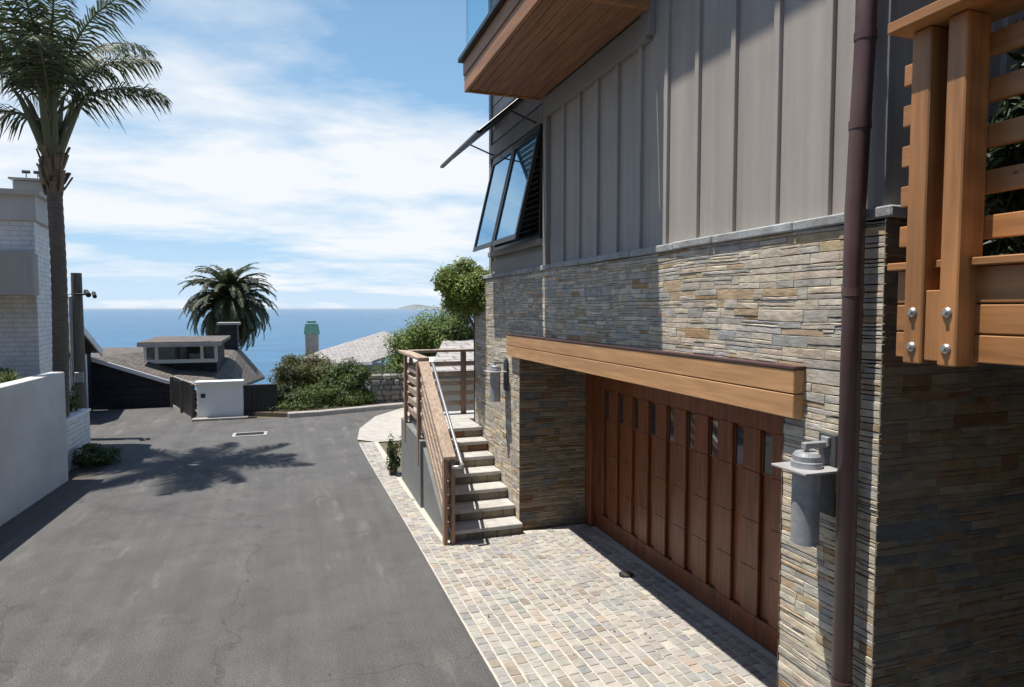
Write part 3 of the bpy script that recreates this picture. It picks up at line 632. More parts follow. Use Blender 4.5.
fixn(mb.build('cheek_wall', M_cheek, st))
rl = empty('stair_railing', (SX0, 8.5, 1), 'weathered redwood railing with slats, wide cap and metal handrail beside the steps', 'railing')
RX = SX0-.045
for (y_, z0, z1) in ((10.1, .72, 2.08), (9.0, .60, 2.06), (7.36, .0, 1.02)):
    mb = MB(); mb.bbox(Matrix.Translation((RX-.045, y_, (z0+z1)/2)), (.045, .10, z1-z0), .005); mb.bbox(Matrix.Translation((RX+.045, y_, (z0+z1)/2)), (.045, .10, z1-z0), .005); mb.build('post', M_weath, rl)
mb = MB(); mb.bbox(Matrix.Translation((RX, 9.70, 2.10)), (.16, 1.75, .045), .006); mb.bbox(Matrix.Translation(((RX+3.6)/2, 10.50, 2.10)), (3.6-RX, .15, .045), .006); mb.build('cap_rail', M_weath_y, rl)
mb = MB(); mb.beam((RX, 8.90, 2.09), (RX, 7.30, 1.045), .15, .05, .006); mb.build('sloped_cap', M_weath_y, rl)
mb = MB()
for k_ in range(5):
    z = 1.22+k_*.165; mb.bbox(Matrix.Translation((RX, 9.72, z)), (.035, 1.62, .09), .004)
    mb.beam((RX, 8.92, z-.02), (RX, 7.40, z-1.02), .035, .09, .004)
mb.build('slats', M_weath_y, rl)
mb = MB()
for k_ in range(5): mb.bbox(Matrix.Translation(((RX+3.6)/2, 10.50, 1.22+k_*.165)), (3.55-RX, .035, .075), .004)
mb.build('far_slats', M_weath_y, rl)
for x_ in (2.70, 3.55):
    mb = MB(); mb.bbox(Matrix.Translation((x_, 10.455, 1.5)), (.09, .045, 1.18), .004); mb.build('post', M_weath, rl)
mb = MB(); mb.tube([(RX+.15, 8.98, 2.02), (RX+.15, 8.90, 2.00), (RX+.15, 7.34, .98), (RX+.15, 7.27, .955), (RX+.11, 7.25, .95), (RX+.02, 7.25, .95)], .021, 12)
for y_, z_ in ((8.6, 1.78), (7.6, 1.12)): mb.tube([(RX+.15, y_, z_+.02), (RX+.14, y_, z_-.06), (RX+.05, y_, z_-.06)], .007, 8)
mb.build('metal_handrail', mat('brushed_rail', (.5, .5, .5), .35, .1, 10, metal=.8), rl, smooth=True)
# ------------------------------------------------------------------ deck at the right
DY1, DX = 2.04, 2.33
dk = empty('timber_deck', (DX+.3, 1.5, 2.6), 'warm cedar deck corner with bolted double posts and slatted railing above the stone wall', 'deck')
mb = MB()
for z0, z1 in ((2.60, 2.702), (2.708, 2.815), (2.821, 2.955)):
    mb.bbox(Matrix.Translation((DX+.085, DY1-1.75, (z0+z1)/2)), (.04, 3.5, z1-z0), .004)
    mb.bbox(Matrix.Translation((DX+2.9, DY1-.03, (z0+z1)/2+.002)), (5.5, .04, z1-z0), .004)
mb.bbox(Matrix.Translation((DX+.08, DY1-1.745, 2.972)), (.11, 3.53, .03), .004)
mb.build('rim_boards', M_ced_y, dk)
PA, PB = (1.85, 1.93), (1.712, 1.785)
for y0, y1 in (PA, PB, (-.4, -.32), (-.54, -.467)):
    mb = MB(); mb.bbox(Matrix.Translation((DX+.035, (y0+y1)/2, (2.585+3.868)/2)), (.125, y1-y0, 3.868-2.585), .005); mb.build('post', M_ced_z, dk)
mb = MB(); mb.bbox(Matrix.Translation((DX+.035, (PA[0]+PB[1])/2, 2.735)), (.10, PA[0]-PB[1]-.003, .27), .004); mb.build('spacer_block', M_ced_z, dk)
for y_ in (sum(PA)/2, sum(PB)/2):
    for z_ in (2.65, 2.785):
        mb = MB(); mb.tube([(DX-.027, y_, z_), (DX-.032, y_, z_), (DX-.038, y_, z_)], [.019, .019, .013], 16); mb.tube([(DX-.035, y_, z_), (DX-.047, y_, z_)], .008, 10); mb.build('bolt', M_bolt, dk)
mb = MB()
for k_ in range(5): mb.bbox(Matrix.Translation((DX+.115, DY1-1.72, 3.10+k_*.166)), (.028, 3.5, .085), .003)
mb.build('slats', M_ced_y, dk)
mb = MB(); mb.bbox(Matrix.Translation((2.37, 1.98-1.8, 3.892)), (.285, 3.6, .042), .004); mb.build('cap_rail', M_ced_y, dk)
mb = MB(); mb.box((DX+.15, -1.6, 2.86), (7.5, DY1-.06, 2.90)); mb.build('deck_floor', M_weath_y, dk)
# ------------------------------------------------------------------ foliage
def leafquad(mb, p, n, s, asp, col, r):
    n = Vector(n); 
    if n.length < 1e-4: n = Vector((0, 0, 1))
    n.normalize(); t = n.cross(Vector((r.uniform(-1, 1), r.uniform(-1, 1), r.uniform(-1, 1))))
    if t.length < 1e-3: t = n.cross(Vector((1, .1, 0)))
    t.normalize(); b_ = n.cross(t)
    p = Vector(p); mb.face([p-t*s, p-b_*s*asp+n*s*.12, p+t*s, p+b_*s*asp+n*s*.12], col)
def shrub(name, label, cat, base, top, rad, n, ls=.035, pal=None, seed=1, asp=.4, clumps=None, group=None, stem=True, flat=1., crown_name='crown'):
    r = random.Random(seed); base = Vector(base); c = Vector(top); pal = pal or [((.06, .10, .03), 3), ((.09, .14, .04), 3), ((.035, .06, .02), 2), ((.12, .16, .05), 1)]
    e_ = empty(name, base, label, cat, group); mb = MB(); rx, ry, rz_ = rad
    cl = []
    for i in range(clumps or 26):
        d = Vector((r.gauss(0, 1), r.gauss(0, 1), r.gauss(0, 1))).normalized()*r.uniform(.35, .92)
        cl.append((Vector((c.x+d.x*rx, c.y+d.y*ry, c.z+d.z*rz_)), r.uniform(.22, .42), r.uniform(.75, 1.2)))
    for i in range(n):
        cc, cr, k = cl[r.randrange(len(cl))]
        d = Vector((r.gauss(0, 1), r.gauss(0, 1), r.gauss(0, 1))).normalized(); rr = r.random()**.45
        p = cc+Vector((d.x*rx, d.y*ry, d.z*rz_))*cr*rr*1.05
        if r.random() < .05: p += d*.12*max(rx, .4)
        col = pick(pal, r); col = tuple(q_*k for q_ in col)
        leafquad(mb, p, d+Vector((r.uniform(-.8, .8), r.uniform(-.8, .8), r.uniform(-.2, 1.0))), ls*r.uniform(.6, 1.4), asp, col, r)
    if stem:
        sm = MB()
        for i in range(min(9, len(cl))):
            q_ = cl[i][0]; m_ = (base+q_)/2+Vector((r.uniform(-.1, .1), r.uniform(-.1, .1), .05)); sm.tube([base+Vector((r.uniform(-.05, .05), r.uniform(-.05, .05), -.05)), m_, q_], [.03*max(.5, rad[2]), .02*max(.5, rad[2]), .006], 6)
        sm.build('stems', M_barkd, e_)
    mb.build(crown_name, M_leaf, e_, colored=True); return e_
def frond(mbl, mbr, p0, az, el, Ln, droop, r, nl=60, ll=.5, lw=.022, hang=.5, cols=None, rr=.018, plume=.3):
    p = Vector(p0); a = Vector((math.cos(az), math.sin(az), 0)); pts = []; n = 14; e_ = el; ds = Ln/n
    for i in range(n+1):
        pts.append(p.copy()); d = a*math.cos(e_)+Vector((0, 0, math.sin(e_))); p = p+d*ds; e_ -= droop/n*(0.5+1.1*i/n)
    mbr.tube(pts, [rr*(1-.85*i/n) for i in range(n+1)], 6, cap=False)
    side = a.cross(Vector((0, 0, 1)))
    for k in range(nl):
        t = .13+.86*k/nl; f = t*n; i = min(int(f), n-1); q_ = pts[i].lerp(pts[i+1], f-i); d = (pts[i+1]-pts[i]).normalized()
        L_ = ll*(math.sin(math.pi*min(1, (t*.82+.16)))**.6)*r.uniform(.85, 1.1)
        for s_ in (-1, 1):
            un = Vector((0, 0, r.uniform(-plume, plume*1.2)))
            v = (side*s_*.85+d*(.45+.5*t)+un).normalized(); 
            hk = hang*r.uniform(.7, 1.3)
            m_ = q_+v*L_*.5+Vector((0, 0, -hk*L_*.12)); e2 = q_+v*L_*.92+Vector((0, 0, -hk*L_*.55))
            wv = d*lw*r.uniform(.8, 1.2)+Vector((0, 0, r.uniform(-.3, .3)*lw)); col = pick(cols, r)
            mbl.face([q_-wv*.4, q_+wv*.4, m_+wv*.5, m_-wv*.5], col); mbl.face([m_-wv*.5, m_+wv*.5, e2+wv*.06, e2-wv*.06], col)
# near queen palm
PXY = (-3.9, 13.25); r = random.Random(15)
pal = empty('palm_tree', (PXY[0], PXY[1], .7), 'tall feathery palm with grey trunk rising beside the white brick house at left', 'palm tree')
mb = MB(); zt = 5.15; pts = []; rd = []
for i in range(60):
    t = i/59; pts.append((PXY[0]+.06*math.sin(t*2.6), PXY[1], .6+(zt-.6)*t)); rd.append((.125-.015*t)+(.006 if i % 2 else 0))
mb.tube(pts, rd, 18); mb.build('trunk', M_bark, pal, smooth=True)
mb = MB(); tx = PXY[0]+.06*math.sin(2.6)
for i in range(46):
    a = i*2.4+r.uniform(-.3, .3); z = zt-.30+i*.014; rr_ = .11+.04*math.sin(i*1.7)
    b0 = Vector((tx+math.cos(a)*rr_, PXY[1]+math.sin(a)*rr_, z)); tip = b0+Vector((math.cos(a)*r.uniform(.02, .16), math.sin(a)*r.uniform(.02, .16), r.uniform(.05, .26)))
    mb.beam(b0-Vector((0, 0, .10)), tip, r.uniform(.05, .11), .03, .012, up=(math.cos(a+r.uniform(-.4, .4)), math.sin(a), .1))
mb.build('leaf_bases', M_boot, pal); mb = MB()
for i in range(9):   # broad green petiole sheaths
    a = i*2.4+.4; c_, s_ = math.cos(a), math.sin(a); k = r.uniform(.18, .42)
    mb.tube([(tx+c_*.05, PXY[1]+s_*.05, zt+.15), (tx+c_*(.06+k*.35), PXY[1]+s_*(.06+k*.35), zt+.6), (tx+c_*(.05+k), PXY[1]+s_*(.05+k), zt+1.15), (tx+c_*(.05+k*1.5), PXY[1]+s_*(.05+k*1.5), zt+1.4)], [.07, .075, .04, .01], 8)
mb.build('petiole_sheaths', M_petiole, pal); mb = MB()
mb.tube([(tx, PXY[1], zt-.1), (tx, PXY[1], zt+.3), (tx, PXY[1], zt+.9), (tx, PXY[1], zt+1.5)], [.13, .14, .11, .05], 14)
mb.build('crownshaft', M_boot, pal)
mbl, mbr = MB(), MB(); colsQ = [((.065, .095, .04), 4), ((.09, .125, .055), 3), ((.14, .15, .085), 1.2), ((.04, .06, .03), 2)]
spec = [(-.15, .68, 1.95, 1.25), (3.3, .30, 1.8, 1.9), (3.9, 1.05, 2.5, 1.6), (2.2, 1.05, 2.5, 1.5), (1.4, 1.15, 2.4, 1.4), (.8, 1.25, 2.6, 1.5), (-1.7, 1.1, 2.5, 1.5), (-2.4, 1.05, 2.4, 1.6), (-.4, 1.3, 2.7, 1.3), (1.9, 1.35, 2.7, 1.2),
        (3.0, 1.3, 2.6, 1.3), (4.6, 1.35, 2.7, 1.3), (.1, 1.05, 2.0, 1.3), (2.9, .95, 2.4, 1.6), (-1.2, 1.25, 2.4, 1.4), (4.9, .85, 2.2, 1.6)]
for az, el, Ln, dr_ in spec:
    p0 = Vector((tx+math.cos(az)*.08, PXY[1]+math.sin(az)*.08, zt+.75+el*.35)); frond(mbl, mbr, p0, az, el, Ln, dr_, r, nl=84, ll=.58, lw=.03, hang=1.0, cols=colsQ, rr=.028, plume=.55)
mbr.build('frond_stalks', M_petiole, pal); mbl.build('fronds', M_palmleaf, pal, colored=True)
# far date palm
c0 = at(229, 296, Y=48.5); r = random.Random(4)
pf = empty('date_palm', (c0.x, c0.y, gz(c0.x, c0.y)), 'large round-crowned date palm standing beyond the shingled roof', 'palm tree')
mb = MB(); mb.tube([(c0.x, c0.y, gz(c0.x, c0.y)-.5), (c0.x, c0.y, c0.z-2.0), (c0.x, c0.y, c0.z-.7), (c0.x, c0.y, c0.z+.1)], [.45, .4, .62, .4], 16); mb.build('trunk', M_bark, pf)
mbl, mbr = MB(), MB(); colsD = [((.045, .065, .03), 4), ((.075, .10, .045), 3), ((.025, .036, .018), 2), ((.12, .13, .06), 1.)]
for i in range(170):
    t = i/170; el = math.radians(88-140*t**.8+r.uniform(-8, 8)); az = i*2.39996+r.uniform(-.2, .2)
    frond(mbl, mbr, (c0.x, c0.y, c0.z-.1-.5*t), az, el, r.uniform(3.2, 3.9), r.uniform(1.45, 2.2), r, nl=58, ll=.5, lw=.07, hang=.45, cols=colsD, rr=.045, plume=.25)
mbr.build('frond_stalks', M_petiole, pf); mbl.build('fronds', M_palmleaf, pf, colored=True)
# ------------------------------------------------------------------ left side
rw = empty('retaining_wall', (-3.6, 6, 0), 'smooth white stucco retaining wall along the left side of the street', 'wall')
mb = MB(); mb.mesh([(x, y, z) for z in (-.2, 1.78) for x, y in ((-3.86, -12), (-3.68, 8.0), (-3.50, 12.18), (-3.72, 12.22), (-3.90, 8.0), (-4.08, -12))],
        [(5, 4, 3, 2, 1, 0), (6, 7, 8, 9, 10, 11), (0, 1, 7, 6), (1, 2, 8, 7), (2, 3, 9, 8), (3, 4, 10, 9), (4, 5, 11, 10), (5, 0, 6, 11)])
o = mb.build('wall', M_stucco, rw); fixn(o)
bv = o.modifiers.new('bevel', 'BEVEL'); bv.width = .02; bv.segments = 3
mb = MB(); mb.box((-9, -12, -.2), (-3.92, 12.9, 1.50)); tag(mb.build('planting_terrain', M_soil), 'raised planting soil behind the retaining wall', 'soil', kind='structure')
mb = MB(); mb.face([(-3.86, -12, .004), (-3.52, -12, .004), (-3.36, 8, .004), (-3.12, 12.2, .004), (-3.3, 13.3, .004), (-3.69, 12.9, .004), (-3.53, 12.2, .004), (-3.70, 8, .004)])
tag(mb.build('gutter', mat('dark_gutter', (.085, .07, .065), .9, .2, 6, bump=.5, bscale=50, bdist=.01)), 'dark gutter strip at the foot of the stucco wall', 'gutter', kind='structure')
# white brick pier wall + plants
bw_ = empty('brick_planter_wall', (-3.75, 13.5, 0), 'low white painted brick planter wall below the palm', 'wall')
mb = MB(); mb.box((-4.1, 12.75, -.1), (-3.70, 14.2, .84)); mb.build('wall', M_whitebrick, bw_)
mb = MB(); mb.bbox(Matrix.Translation((-3.91, 13.48, .865)), (.46, 1.5, .05), .006); mb.build('cap', M_white, bw_)
gpal = [((.07, .12, .03), 3), ((.12, .17, .05), 2), ((.17, .20, .07), 1), ((.04, .07, .02), 2)]
shrub('low_bush', 'low green bush on the ground at the end of the stucco wall', 'bush', (-3.4, 13.25, 0), (-3.40, 13.2, .16), (.42, .55, .2), 3200, .03, gpal, 31, clumps=30)
shrub('small_plant', 'small yellow green plant on the brick planter beside the utility pole', 'plant', (-3.95, 14.0, .85), (-3.92, 13.9, 1.1), (.18, .3, .28), 900, .035, [((.14, .18, .05), 2), ((.22, .24, .08), 1), ((.07, .1, .03), 2)], 32, .25, clumps=14)
def tuft(name, label, base, h, n, seed, col, group=None):
    r = random.Random(seed); e_ = empty(name, base, label, 'plant', group); mb = MB(); b0 = Vector(base)
    for i in range(n):
        a = r.uniform(0, 6.28); el = r.uniform(.5, 1.45); l_ = h*r.uniform(.6, 1.1); d = Vector((math.cos(a)*math.cos(el), math.sin(a)*math.cos(el), math.sin(el))); s_ = Vector((-math.sin(a), math.cos(a), 0))*.012
        p1 = b0+d*l_*.55; p2 = b0+d*l_*.9+Vector((0, 0, -l_*.18)); c_ = pick(col, r); mb.face([b0-s_, b0+s_, p1+s_*.9, p1-s_*.9], c_); mb.face([p1-s_*.9, p1+s_*.9, p2+s_*.1, p2-s_*.1], c_)
    mb.build('leaves', M_leaf, e_, colored=True)
r2 = random.Random(77)
spots = [(-4.15, 11.9, 'pale strappy tuft at the far end of the wall planter'), (-4.2, 11.0, 'second pale tuft from the far end of the wall planter'), (-4.3, 10.1, 'pale strappy tuft third from the far end of the wall planter')]
for i, (x, y, lb) in enumerate(spots): tuft('strappy_plant', lb, (x, y, 1.48), .5, 240, 50+i, [((.16, .20, .07), 3), ((.28, .30, .13), 2), ((.08, .11, .04), 2)], 'tufts along the top of the stucco wall')
for i, (x, y, lb) in enumerate([(-4.75, 12.2, 'dark green shrub against the white brick house'), (-4.7, 10.9, 'dark green shrub behind the middle of the wall planter'), (-4.8, 9.5, 'dark green shrub at the left edge behind the wall')]):
    shrub('planter_shrub', lb, 'shrub', (x, y, 1.48), (x, y, 1.68), (.5, .65, .3), 2300, .04, [((.03, .05, .02), 3), ((.05, .08, .025), 3), ((.09, .12, .04), 1)], 60+i, group='dark shrubs on the planter', clumps=30)
# white brick house upper left
wh = empty('white_brick_house', (-6.5, 15, 0), 'white painted brick house with stucco cornice and balcony at the left edge', 'house')
A = at(37, 300, Y=13.6); B = (-4.5, 16.0)
poly = [(-12, 13.6), (A.x, 13.6), (A.x-.08, 14.1), (A.x-.2, 15.0), (-4.8, 15.2), (-12, 17)]
mb = MB(); mb.prism(poly, 0, 4.55); mb.build('brick_wall', M_whitebrick, wh)
mb = MB(); mb.prism([(-12, 13.52), (A.x+.06, 13.52), (A.x-.0, 14.1), (A.x-.1, 15.1), (-4.7, 15.3), (-12, 17.1)], 4.35, 4.78); mb.prism([(-12, 13.40), (A.x+.16, 13.40), (A.x+.1, 14.1), (A.x, 15.2), (-4.6, 15.4), (-12, 17.2)], 4.78, 4.86)
mb.build('cornice', M_stucco, wh)
mb = MB(); q_ = at(27, 252, Y=13.1); q2_ = at(27, 295, Y=13.1); mb.box((-12, 12.95, q2_.z), (q_.x, 13.59, q_.z)); mb.build('balcony_parapet', mat('tan_stucco', (.40, .385, .36), .9, .06, 4, bump=.3, bscale=60, bdist=.004), wh)
mb = MB(); mb.bbox(Matrix.Translation((A.x-.15, 14.2, 4.98)), (.5, .6, .24), .02); mb.bbox(Matrix.Translation((A.x-.15, 14.2, 5.12)), (.6, .7, .04), .01); mb.build('roof_vent', M_greystucco, wh)
mb = MB()
for dx in (-.08, .1): mb.tube([(A.x-.2+dx, 14.2, 5.1), (A.x-.2+dx, 14.2, 5.3)], .008, 6); mb.tube([(A.x-.26+dx, 14.2, 5.3), (A.x-.14+dx, 14.2, 5.3)], .03, 8)
mb.build('weather_vane', M_black, wh)
nb = empty('street_shade_block', (-8, 0, 0), 'unseen dark timber house block added across the street to shade the facade', 'house')  # off-frame block, added to cut sky light on the facade
mb = MB(); mb.box((-16, -14, 1.5), (-8.5, 5, 6.8)); mb.build('wall', M_darkwall, nb); mb = MB(); mb.box((-16.4, -14.4, 6.8), (-8.1, 5.4, 7.0)); mb.build('roof', M_shingle_b, nb)
nb = empty('deck_shade_block', (5, -6, 0), 'unseen tall dark timber house block added at the near end of the cedar deck to shade the side wall', 'house')  # unseen mass behind the camera, added to darken the side wall and siding
mb = MB(); mb.box((2.2, -12, -.1), (10, -3.4, 8.5)); mb.box((9.2, -3.4, -.1), (10, 2, 8.5)); mb.build('wall', M_darkwall, nb); mb = MB(); mb.box((1.9, -12.3, 8.5), (10.4, -3.1, 8.7)); mb.build('roof', M_shingle_b, nb)
# utility pole
pb = at(81, 405, Y=15.9); pt = at(74, 273, Y=15.9)
up_ = empty('utility_pole', (pb.x, 15.9, 0), 'short weathered timber utility pole with camera and metal conduit', 'pole')
mb = MB(); mb.tube([(pb.x, 15.9, -.1), (pb.x, 15.9, pt.z)], [.115, .10], 16); mb.build('post', M_pole, up_, smooth=False)
mb = MB(); mb.tube([(pb.x-.1, 15.8, -.1), (pb.x-.1, 15.8, pt.z-.5)], .03, 10); mb.build('conduit', M_galv, up_)
mb = MB(); z_ = pt.z-.45; mb.beam((pb.x, 15.8, z_), (pb.x+.30, 15.72, z_), .04, .04); mb.tube([(pb.x+.18, 15.85, z_+.06), (pb.x+.30, 15.55, z_-.02)], .05, 12); mb.tube([(pb.x+.32, 15.85, z_+.03), (pb.x+.40, 15.6, z_-.05)], .04, 12); mb.build('camera', M_black, up_)
mb = MB(); mb.bbox(Matrix.Translation((pb.x+.02, 15.77, 1.35)), (.16, .06, .22), .01); mb.build('meter_box', M_galv, up_)
mb = MB(); mb.tube([(pb.x, 15.85, pt.z-.4), (pb.x-1.2, 15.6, pt.z-.95), (pb.x-2.2, 15.5, pt.z-.9)], .008, 6); mb.build('cable', M_black, up_)
# gabled house left behind pole
gh = empty('gabled_house', (-7, 19, 0), 'dark gabled house with brown shingle roof and white rake boards behind the pole', 'house')
XG = -5.0
ne, ap, fe = Vector((XG, 17.96, 1.75)), Vector((XG, 18.66, 2.43)), Vector((XG, 20.45, 1.66))
mb = MB(); pr = [(18.15, -.3), (18.15, 1.78), (18.66, 2.32), (20.35, 1.62), (20.35, -.3)]; n = len(pr)
mb.mesh([(XG-.22, y, z) for y, z in pr]+[(-10, y, z) for y, z in pr], [tuple(range(n)), tuple(range(n, 2*n))[::-1]]+[(i, (i+1) % n, n+(i+1) % n, n+i) for i in range(n)])
fixn(mb.build('wall', M_darkwall, gh)); O_ = Vector((-5.5, 0, 0))
mb = MB(); mb.slab([ne+O_, ne, ap, ap+O_], .08); mb.slab([ap+O_, ap, fe, fe+O_], .08); fixn(mb.build('roof', M_shingle_b, gh))
dn_ = Vector((.02, 0, -.09))
for a, b_ in ((ne, ap), (ap, fe)): mb = MB(); mb.beam(a+dn_, b_+dn_, .04, .17); mb.build('rake_board', M_white, gh)
for y_ in (18.22, 19.6): mb = MB(); mb.box((XG-.215, y_, -.05), (XG-.16, y_+.14, 1.6)); mb.build('corner_board', M_white, gh)
mb = MB(); mb.box((-6.2, 18.10, .0), (XG-.35, 18.14, 1.35)); mb.build('garage_panel', M_white, gh)
# navy boarded house with shingle roof
YW = 20.5
dh = empty('shingled_house', (-4, 21, 0), 'low navy boarded house with weathered shingle roof and clerestory dormer', 'house')
P1 = at(90, 357, Y=YW); P2 = at(168, 380.5, Y=YW); P3 = at(207, 386, Y=YW-.6)
R1 = at(100, 347.5, Y=27); R2 = at(238, 346, Y=27)
mb = MB(); pr = [(P1.x, -.6), (P1.x, P1.z-.03), (P2.x, P2.z-.03), (at(176, 384, Y=YW).x, at(176, 383, Y=YW).z), (at(176, 384, Y=YW).x, -.6)]
n = len(pr); mb.mesh([(x, YW, z) for x, z in pr]+[(x, YW+.2, z) for x, z in pr], [tuple(range(n)), tuple(range(n, 2*n))[::-1]]+[(i, (i+1) % n, n+(i+1) % n, n+i) for i in range(n)])
mb.box((P1.x, YW+.2, -4), (P1.x+.2, 27, -.05)); mb.box((P3.x-.2, YW+.3, -4), (P3.x, 27, -.4)); mb.box((P1.x+.2, 26.8, -4), (P3.x-.2, 27, -.4))
fixn(mb.build('wall', M_darkwall, dh))
mb = MB(); mb.slab([(P1.x, YW-.06, P1.z), (P2.x, YW-.06, P2.z), (P2.x+.1, 27, (R1.z+R2.z)/2), (R1.x, 27, R1.z)], .09); mb.slab([(P2.x, YW-.06, P2.z), (P3.x, YW-.06, P3.z), (R2.x, 27, R2.z), (P2.x+.1, 27, (R1.z+R2.z)/2)], .09)
e2 = at(262, 378, Y=24.5); mb.slab([(R2.x, 27, R2.z), (P3.x, YW-.06, P3.z), (P3.x+.55, YW+.6, P3.z-.25), (e2.x, 27, e2.z-.2)], .09)
mb.build('roof', M_shingle, dh)
mb = MB(); mb.beam((P1.x-.02, YW-.09, P1.z-.03), (P2.x, YW-.09, P2.z-.03), .05, .11); mb.beam((P2.x, YW-.09, P2.z-.03), (P3.x, YW-.09, P3.z-.03), .05, .11); mb.build('rake_board', M_white, dh)
# clerestory
dm = bpy.data.objects.new('clerestory', None); C.objects.link(dm); dm.parent = dh
YD = 22.0; a0 = at(144, 362, Y=YD); a1 = at(217, 361, Y=YD); t0 = at(141, 345, Y=YD); t1 = at(220, 344, Y=YD)
zb = (a0.z+a1.z)/2-.02; ztp = (t0.z+t1.z)/2
mb = MB(); mb.box((a0.x+.02, YD+.1, zb-.8), (a1.x-.02, YD+2.6, ztp)); mb.build('dormer_wall', M_darkwall, dm)
mb = MB(); 
for z0, z1 in ((zb-.03, zb+.09), (ztp-.07, ztp)): mb.bbox(Matrix.Translation(((a0.x+a1.x)/2, YD+.03, (z0+z1)/2)), (a1.x-a0.x, .08, z1-z0), .008)
ww = a1.x-a0.x
for f in (.015, .17, .79, .985): mb.bbox(Matrix.Translation((a0.x+ww*f, YD+.028, (zb+ztp)/2)), (.09, .066, ztp-zb-.02), .006)
mb.build('frame', M_white, dm)
mb = MB(); mb.box((a0.x+.05, YD+.05, zb+.1), (a1.x-.05, YD+.07, ztp-.05)); mb.build('pane', M_glass, dm)
mb = MB(); f0 = at(137, 342.5, Y=YD-.6); f1 = at(221, 333.5, Y=YD-.6); bk_ = .05
mb.slab([(f0.x, YD-.6, f0.z), (f1.x, YD-.6, f0.z), (f1.x, YD+2.6, f0.z+bk_), (f0.x, YD+2.6, f0.z+bk_)], .10); mb.build('dormer_roof', M_shingle, dm)
mb = MB(); mb.box((f0.x, YD-.64, f0.z-.13), (f1.x, YD-.605, f0.z-.04)); mb.build('dormer_fascia', M_greystucco, dm)
# chimney
mb = MB(); c1 = at(220, 350, Y=26.2); c2 = at(237, 325, Y=26.2); mb.box((c1.x, 26.2, c1.z-1.2), (c2.x, 26.9, c2.z)); mb.build('chimney', M_darkwall, dh)
mb = MB(); mb.bbox(Matrix.Translation(((c1.x+c2.x)/2, 26.55, c2.z+.05)), (c2.x-c1.x+.16, .86, .09), .01); mb.build('chimney_cap', M_greystucco, dh)
mb = MB(); q_ = at(130, 366, Y=22.2); mb.tube([(q_.x, 22.2, q_.z-.1), (q_.x, 22.2, q_.z+.32)], .05, 10); mb.build('roof_vent', M_black, dh)
# slat fence, white pier wall, gate
sf = empty('slat_fence', (-2.8, 19.2, 0), 'short grey horizontal slat fence between the navy wall and white pier', 'fence')
mb = MB(); pA = Vector((at(176, 406, z=0).x, 20.35, 0)); pB = Vector((-2.32, 17.95, 0))
for k_ in range(6): mb.beam(pA+Vector((0, 0, .13+k_*.142)), pB+Vector((0, 0, .13+k_*.142)), .03, .078)
mb.build('slats', mat('grey_timber', (.36, .35, .33), .8, .25, 8, bump=.3, bscale=20, bdist=.004), sf)
mb = MB(); mb.beam(pA+Vector((-.05, -.01, .46)), pB+Vector((-.05, -.01, .46)), .012, .84); mb.build('backing_panel', M_black, sf)
for t in (.03, .5, .97): mb = MB(); p = pA.lerp(pB, t); mb.bbox(Matrix.Translation((p.x-.09, p.y+.03, .42)), (.07, .07, .9), .005); mb.build('post', M_pole, sf)
mb = MB(); mb.beam(pA+Vector((0.05, -.1, .035)), pB+Vector((.05, .0, .035)), .16, .1, .01); tag(mb.build('kerb', M_kerb), 'pale kerb below the slat fence', 'kerb', kind='structure')
wp = empty('white_pier_wall', (-1.8, 17.9, 0), 'low white wall panel facing the street end', 'wall')
mb = MB(); mb.bbox(Matrix.Translation((-1.77, 17.93, .42)), (1.06, .22, 1.0), .008); mb.build('panel', M_white, wp)
mb = MB(); mb.bbox(Matrix.Translation((-1.77, 17.85, .945)), (1.12, .38, .05), .006); mb.build('cap', M_white, wp)
mb = MB(); mb.bbox(Matrix.Translation((-2.16, 17.81, .6)), (.1, .03, .1), .004); mb.build('light_box', M_black, wp)
mb = MB(); mb.bbox(Matrix.Translation((-1.75, 17.66, .03)), (1.3, .22, .06), .01); mb.build('footing', M_kerb, wp)
dg = empty('dark_gate', (-.6, 18.1, 0), 'black vertical board gate beside the white pier', 'gate')
mb = MB()
for i in range(8): mb.bbox(Matrix.Translation((-1.19+i*.105, 18.1, .39)), (.101, .03, .82), .002)
mb.box((-1.24, 18.165, 0), (-.42, 18.18, .75))
mb.build('boards', M_black, dg)
for z_ in (.78, .15): mb = MB(); mb.bbox(Matrix.Translation((-.83, 18.14, z_)), (.84, .04, .06), .004); mb.build('rail', M_black, dg)
# hydrant-like meter
hb = at(158, 405, z=0)
hd = empty('bollard', (hb.x, hb.y, 0), 'small white bollard with grey cap before the navy wall', 'bollard')
mb = MB(); mb.bbox(Matrix.Translation((hb.x, hb.y, .14)), (.36, .2, .28), .02); mb.build('base', M_white, hd)
mb = MB(); mb.tube([(hb.x, hb.y, .28), (hb.x, hb.y, .42), (hb.x, hb.y, .48), (hb.x, hb.y, .54)], [.11, .09, .08, .02], 14); mb.build('cap', M_galv, hd)
